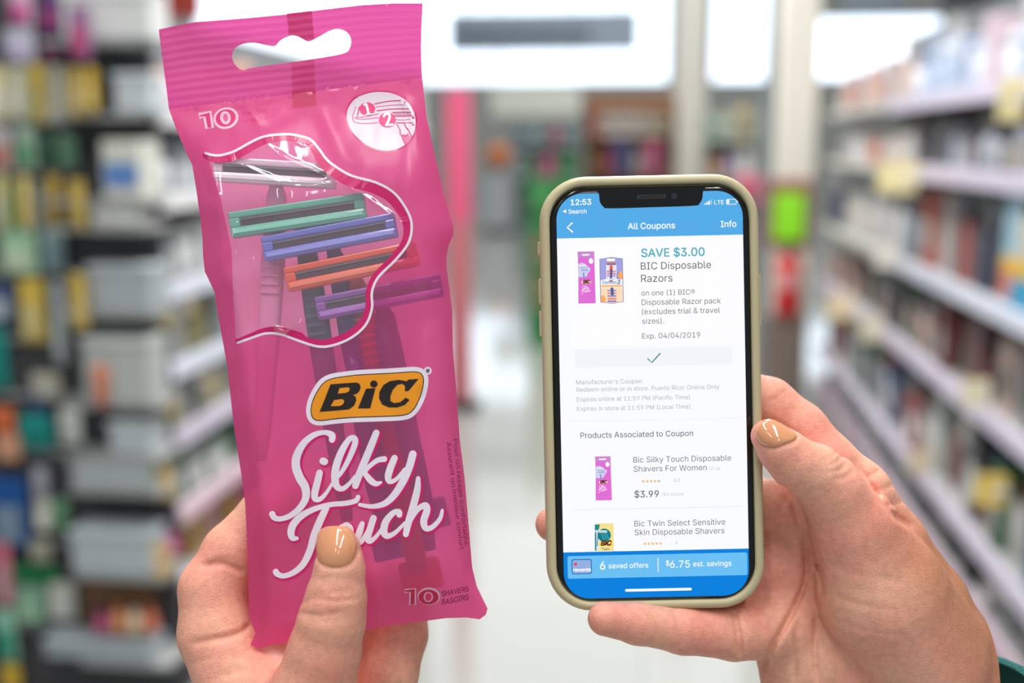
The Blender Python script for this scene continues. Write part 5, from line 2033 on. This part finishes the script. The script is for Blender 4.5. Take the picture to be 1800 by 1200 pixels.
# --- the right-hand holding the phone
RN = [(1328, 762), (1333, 747), (1346, 738), (1358, 737), (1380, 748), (1400, 764), (1396, 774), (1380, 780), (1360, 786), (1338, 779)]
RB = Body([
    ([(1560, 1100, -24, 88), (1640, 1205, -32, 122), (1745, 1365, -38, 152)], 8),
    ([(1508, 866, -17, 54), (1566, 956, -20, 62), (1612, 1066, -26, 88), (1640, 1150, -30, 112)], 8),
    ([(1430, 930, -27, 55), (1480, 1030, -28, 75), (1560, 1130, -30, 95)], 8),
    ([(1400, 880, -30, 55), (1392, 1000, -29.5, 66), (1384, 1076, -28, 60), (1410, 1200, -28, 70)], 8),
    ([(1384, 1100, -25, 56), (1432, 1155, -26, 82), (1540, 1270, -34, 112)], 8),
    ([(1262, 1078, -22, 40), (1390, 1070, -27, 58)], 6),
    # fingers behind and under the phone
    ([(1508, 866, -17, 55), (1450, 815, -18, 55), (1404, 758, -20.5, 51), (1350, 713, -21.5, 49), (1280, 690, -21, 46), (1200, 692, -20.5, 42), (1140, 700, -20, 37)], 4),
    ([(1430, 930, -27, 52), (1340, 890, -24, 48), (1200, 885, -21.5, 45), (1060, 900, -20.5, 42), (1000, 914, -19, 38), (972, 921, -17.4, 31)], 4),
    ([(1390, 1010, -27, 54), (1300, 985, -24, 48), (1180, 985, -21.5, 44), (1060, 1000, -20.5, 40)], 4),
    ([(1063, 1087, 5.5, 30), (1120, 1096, 1, 35), (1200, 1107, -4, 41), (1290, 1113, -10, 46), (1372, 1100, -20, 60)], 4),
    # thumb with its ball
    ([(1352, 766, 7.5, 32), (1374, 790, 7, 40), (1400, 815, 6, 45), (1432, 832, 4, 51), (1464, 862, 1, 59), (1502, 930, -4, 77), (1548, 1040, -11, 112), (1620, 1150, -21, 116)], 2),
], creases=[
    ([(1412, 940), (1417, 985), (1414, 1025), (1390, 1080), (1362, 1130), (1338, 1178)], 1.5, .9),
    ([(1374, 846), (1392, 880), (1408, 930)], .7, .8),
    ([(1386, 868), (1370, 900), (1362, 950)], .25, .8),
    ([(1434, 985), (1442, 1010), (1446, 1050)], .8, .8),
    ([(1434, 1080), (1432, 1140), (1438, 1200)], .8, .8),
    ([(1402, 1090), (1398, 1140), (1396, 1200)], .6, .8),
    ([(1446, 985), (1500, 1006), (1560, 1018), (1596, 1018)], .13, 1.2),
    ([(1456, 1040), (1510, 1062), (1590, 1075)], .15, .9), ([(1470, 1090), (1530, 1110), (1600, 1116)], .15, .9),
    ([(1498, 806), (1520, 838), (1540, 868), (1570, 905), (1606, 926)], 1.0, 1.0),
    ([(1520, 838), (1536, 834), (1548, 826)], .3, .8), ([(1536, 862), (1556, 858), (1574, 850)], .22, .8), ([(1556, 888), (1580, 884), (1600, 874)], .2, .8),
    ([(1452, 830), (1474, 826), (1490, 812)], .32, .8), ([(1450, 820), (1470, 812), (1482, 800)], .3, .8), ([(1462, 840), (1486, 838), (1502, 824)], .25, .8), ([(1446, 812), (1462, 802), (1472, 792)], .2, .7),
    ([(1416, 876), (1432, 862), (1450, 856)], .25, .9),
    ([(1346, 705), (1366, 700), (1384, 684)], .28, .8), ([(1352, 715), (1372, 708), (1388, 694)], .2, .8),
    ([(1288, 1072), (1296, 1105), (1302, 1156)], 1.1, 1.0), ([(1186, 1070), (1192, 1100), (1192, 1146)], .2, .9),
    (RN + [RN[0]], .35, .7),
])
handr, HB = hand('right hand with a nude thumbnail gripping the phone from the right', RB, F(915, 1345, -.068)[:2] + (-.072,), F(1830, 625, .02)[:2] + (.022,), (1560, 1100, -.02),
                lambda x, y: np.clip(((x - 1560) * .83 - (y - 900) * .55 + 80) / 110, 0, 1) * np.clip((y - 860) / 120, 0, 1) * .9)
nail(RB, RN, handr, HB)
# teal cuff at the wrist
mb = MB()
v, f = [], []
a = np.array(F(1722, 1330, -.0365))
b = np.array(F(1800, 1450, -.042))
ax = (b - a) / np.linalg.norm(b - a)
e1 = np.cross(ax, (0, 0, 1.0))
e1 /= np.linalg.norm(e1)
e2 = np.cross(ax, e1)
RING = [(-.020, .0300), (-.0208, .0322), (-.018, .0338), (-.008, .0342), (0, .035), (.03, .037)]
n = 40
for t, rr_ in RING:
    for i in range(n):
        q = 2 * math.pi * i / n
        rw = rr_ * (1 + .02 * math.sin(5 * q + t * 200))
        v.append(tuple(a + ax * t + (e1 * math.cos(q) + e2 * math.sin(q)) * rw))
for j in range(len(RING) - 1):
    for i in range(n):
        f.append((j * n + i, j * n + (i + 1) % n, (j + 1) * n + (i + 1) % n, (j + 1) * n + i))
mb.add(v, f, mat('sleeve_teal', (16, 92, 88), .9, bump=.6, bscale=900), True)
o = mb.build('sleeve', handr, HB)
o['label'] = 'teal knitted sleeve cuff'

# --- the left-hand pinching the pack
LN_ = [(556, 950), (560, 934), (572, 926), (590, 924), (610, 926), (622, 935), (627, 952), (626, 972), (617, 990), (602, 997), (588, 998), (572, 995), (561, 986), (556, 968)]
LBd = Body([
    ([(430, 1230, -9, 84), (520, 1340, -6, 130)], 8),
    ([(462, 1215, -3, 66), (548, 1290, 4, 84)], 8),
    ([(600, 1320, -22, 90), (500, 1330, -16, 110)], 8),
    ([(418, 1195, -7, 74), (380, 1112, -11, 65), (373, 1035, -14, 57), (408, 972, -17, 52), (468, 905, -21, 47), (540, 868, -23, 43), (590, 860, -22, 37)], 3),
    ([(706, 1020, -27, 46), (703, 1115, -25, 48), (684, 1185, -20, 50), (640, 1290, -18, 64)], 3),
    ([(640, 1030, -29, 44), (626, 1130, -29, 47), (604, 1220, -24, 55), (570, 1310, -20, 64)], 3),
    ([(490, 1000, -29, 44), (462, 1050, -28, 42), (462, 1130, -24, 46), (480, 1230, -16, 60)], 3),
    ([(596, 962, 15.5, 38), (597, 1000, 15.5, 43), (591, 1050, 15.5, 52), (583, 1090, 15, 58), (570, 1145, 13, 63), (550, 1220, 10, 74), (530, 1310, 5, 92)], 4),
], creases=[
    ([(336, 1132), (372, 1124), (404, 1118), (428, 1108), (440, 1094)], .85, 1.0),
    ([(352, 996), (385, 990), (412, 998), (432, 1006)], 1.0, .9), ([(372, 984), (400, 982), (424, 990)], .25, .8),
    ([(332, 1172), (372, 1156), (420, 1150)], .14, 1.1), ([(380, 1192), (430, 1178), (480, 1182)], .25, 1.2),
    ([(526, 1064), (552, 1052), (590, 1056), (634, 1050)], .3, .8), ([(522, 1076), (560, 1082), (600, 1076)], .42, .9), ([(540, 1046), (580, 1042), (622, 1040)], .2, .8), ([(528, 1088), (562, 1092), (610, 1088)], .18, .8),
    ([(556, 1020), (590, 1014), (628, 1018)], .12, .8),
    (LN_ + [LN_[0]], .35, .7),
])
handl, HBL = hand('left hand with a nude thumbnail pinching the pink razor pack', LBd, F(285, 1345, -.05)[:2] + (-.05,), F(800, 835, .03)[:2] + (.034,), (520, 1300, -.01),
                  lambda x, y: np.clip((y - 1000) / 120, 0, 1) * np.clip((x - 505) / 40, 0, 1) * .1)
nail(LBd, LN_, handl, HBL, ztop=.032)
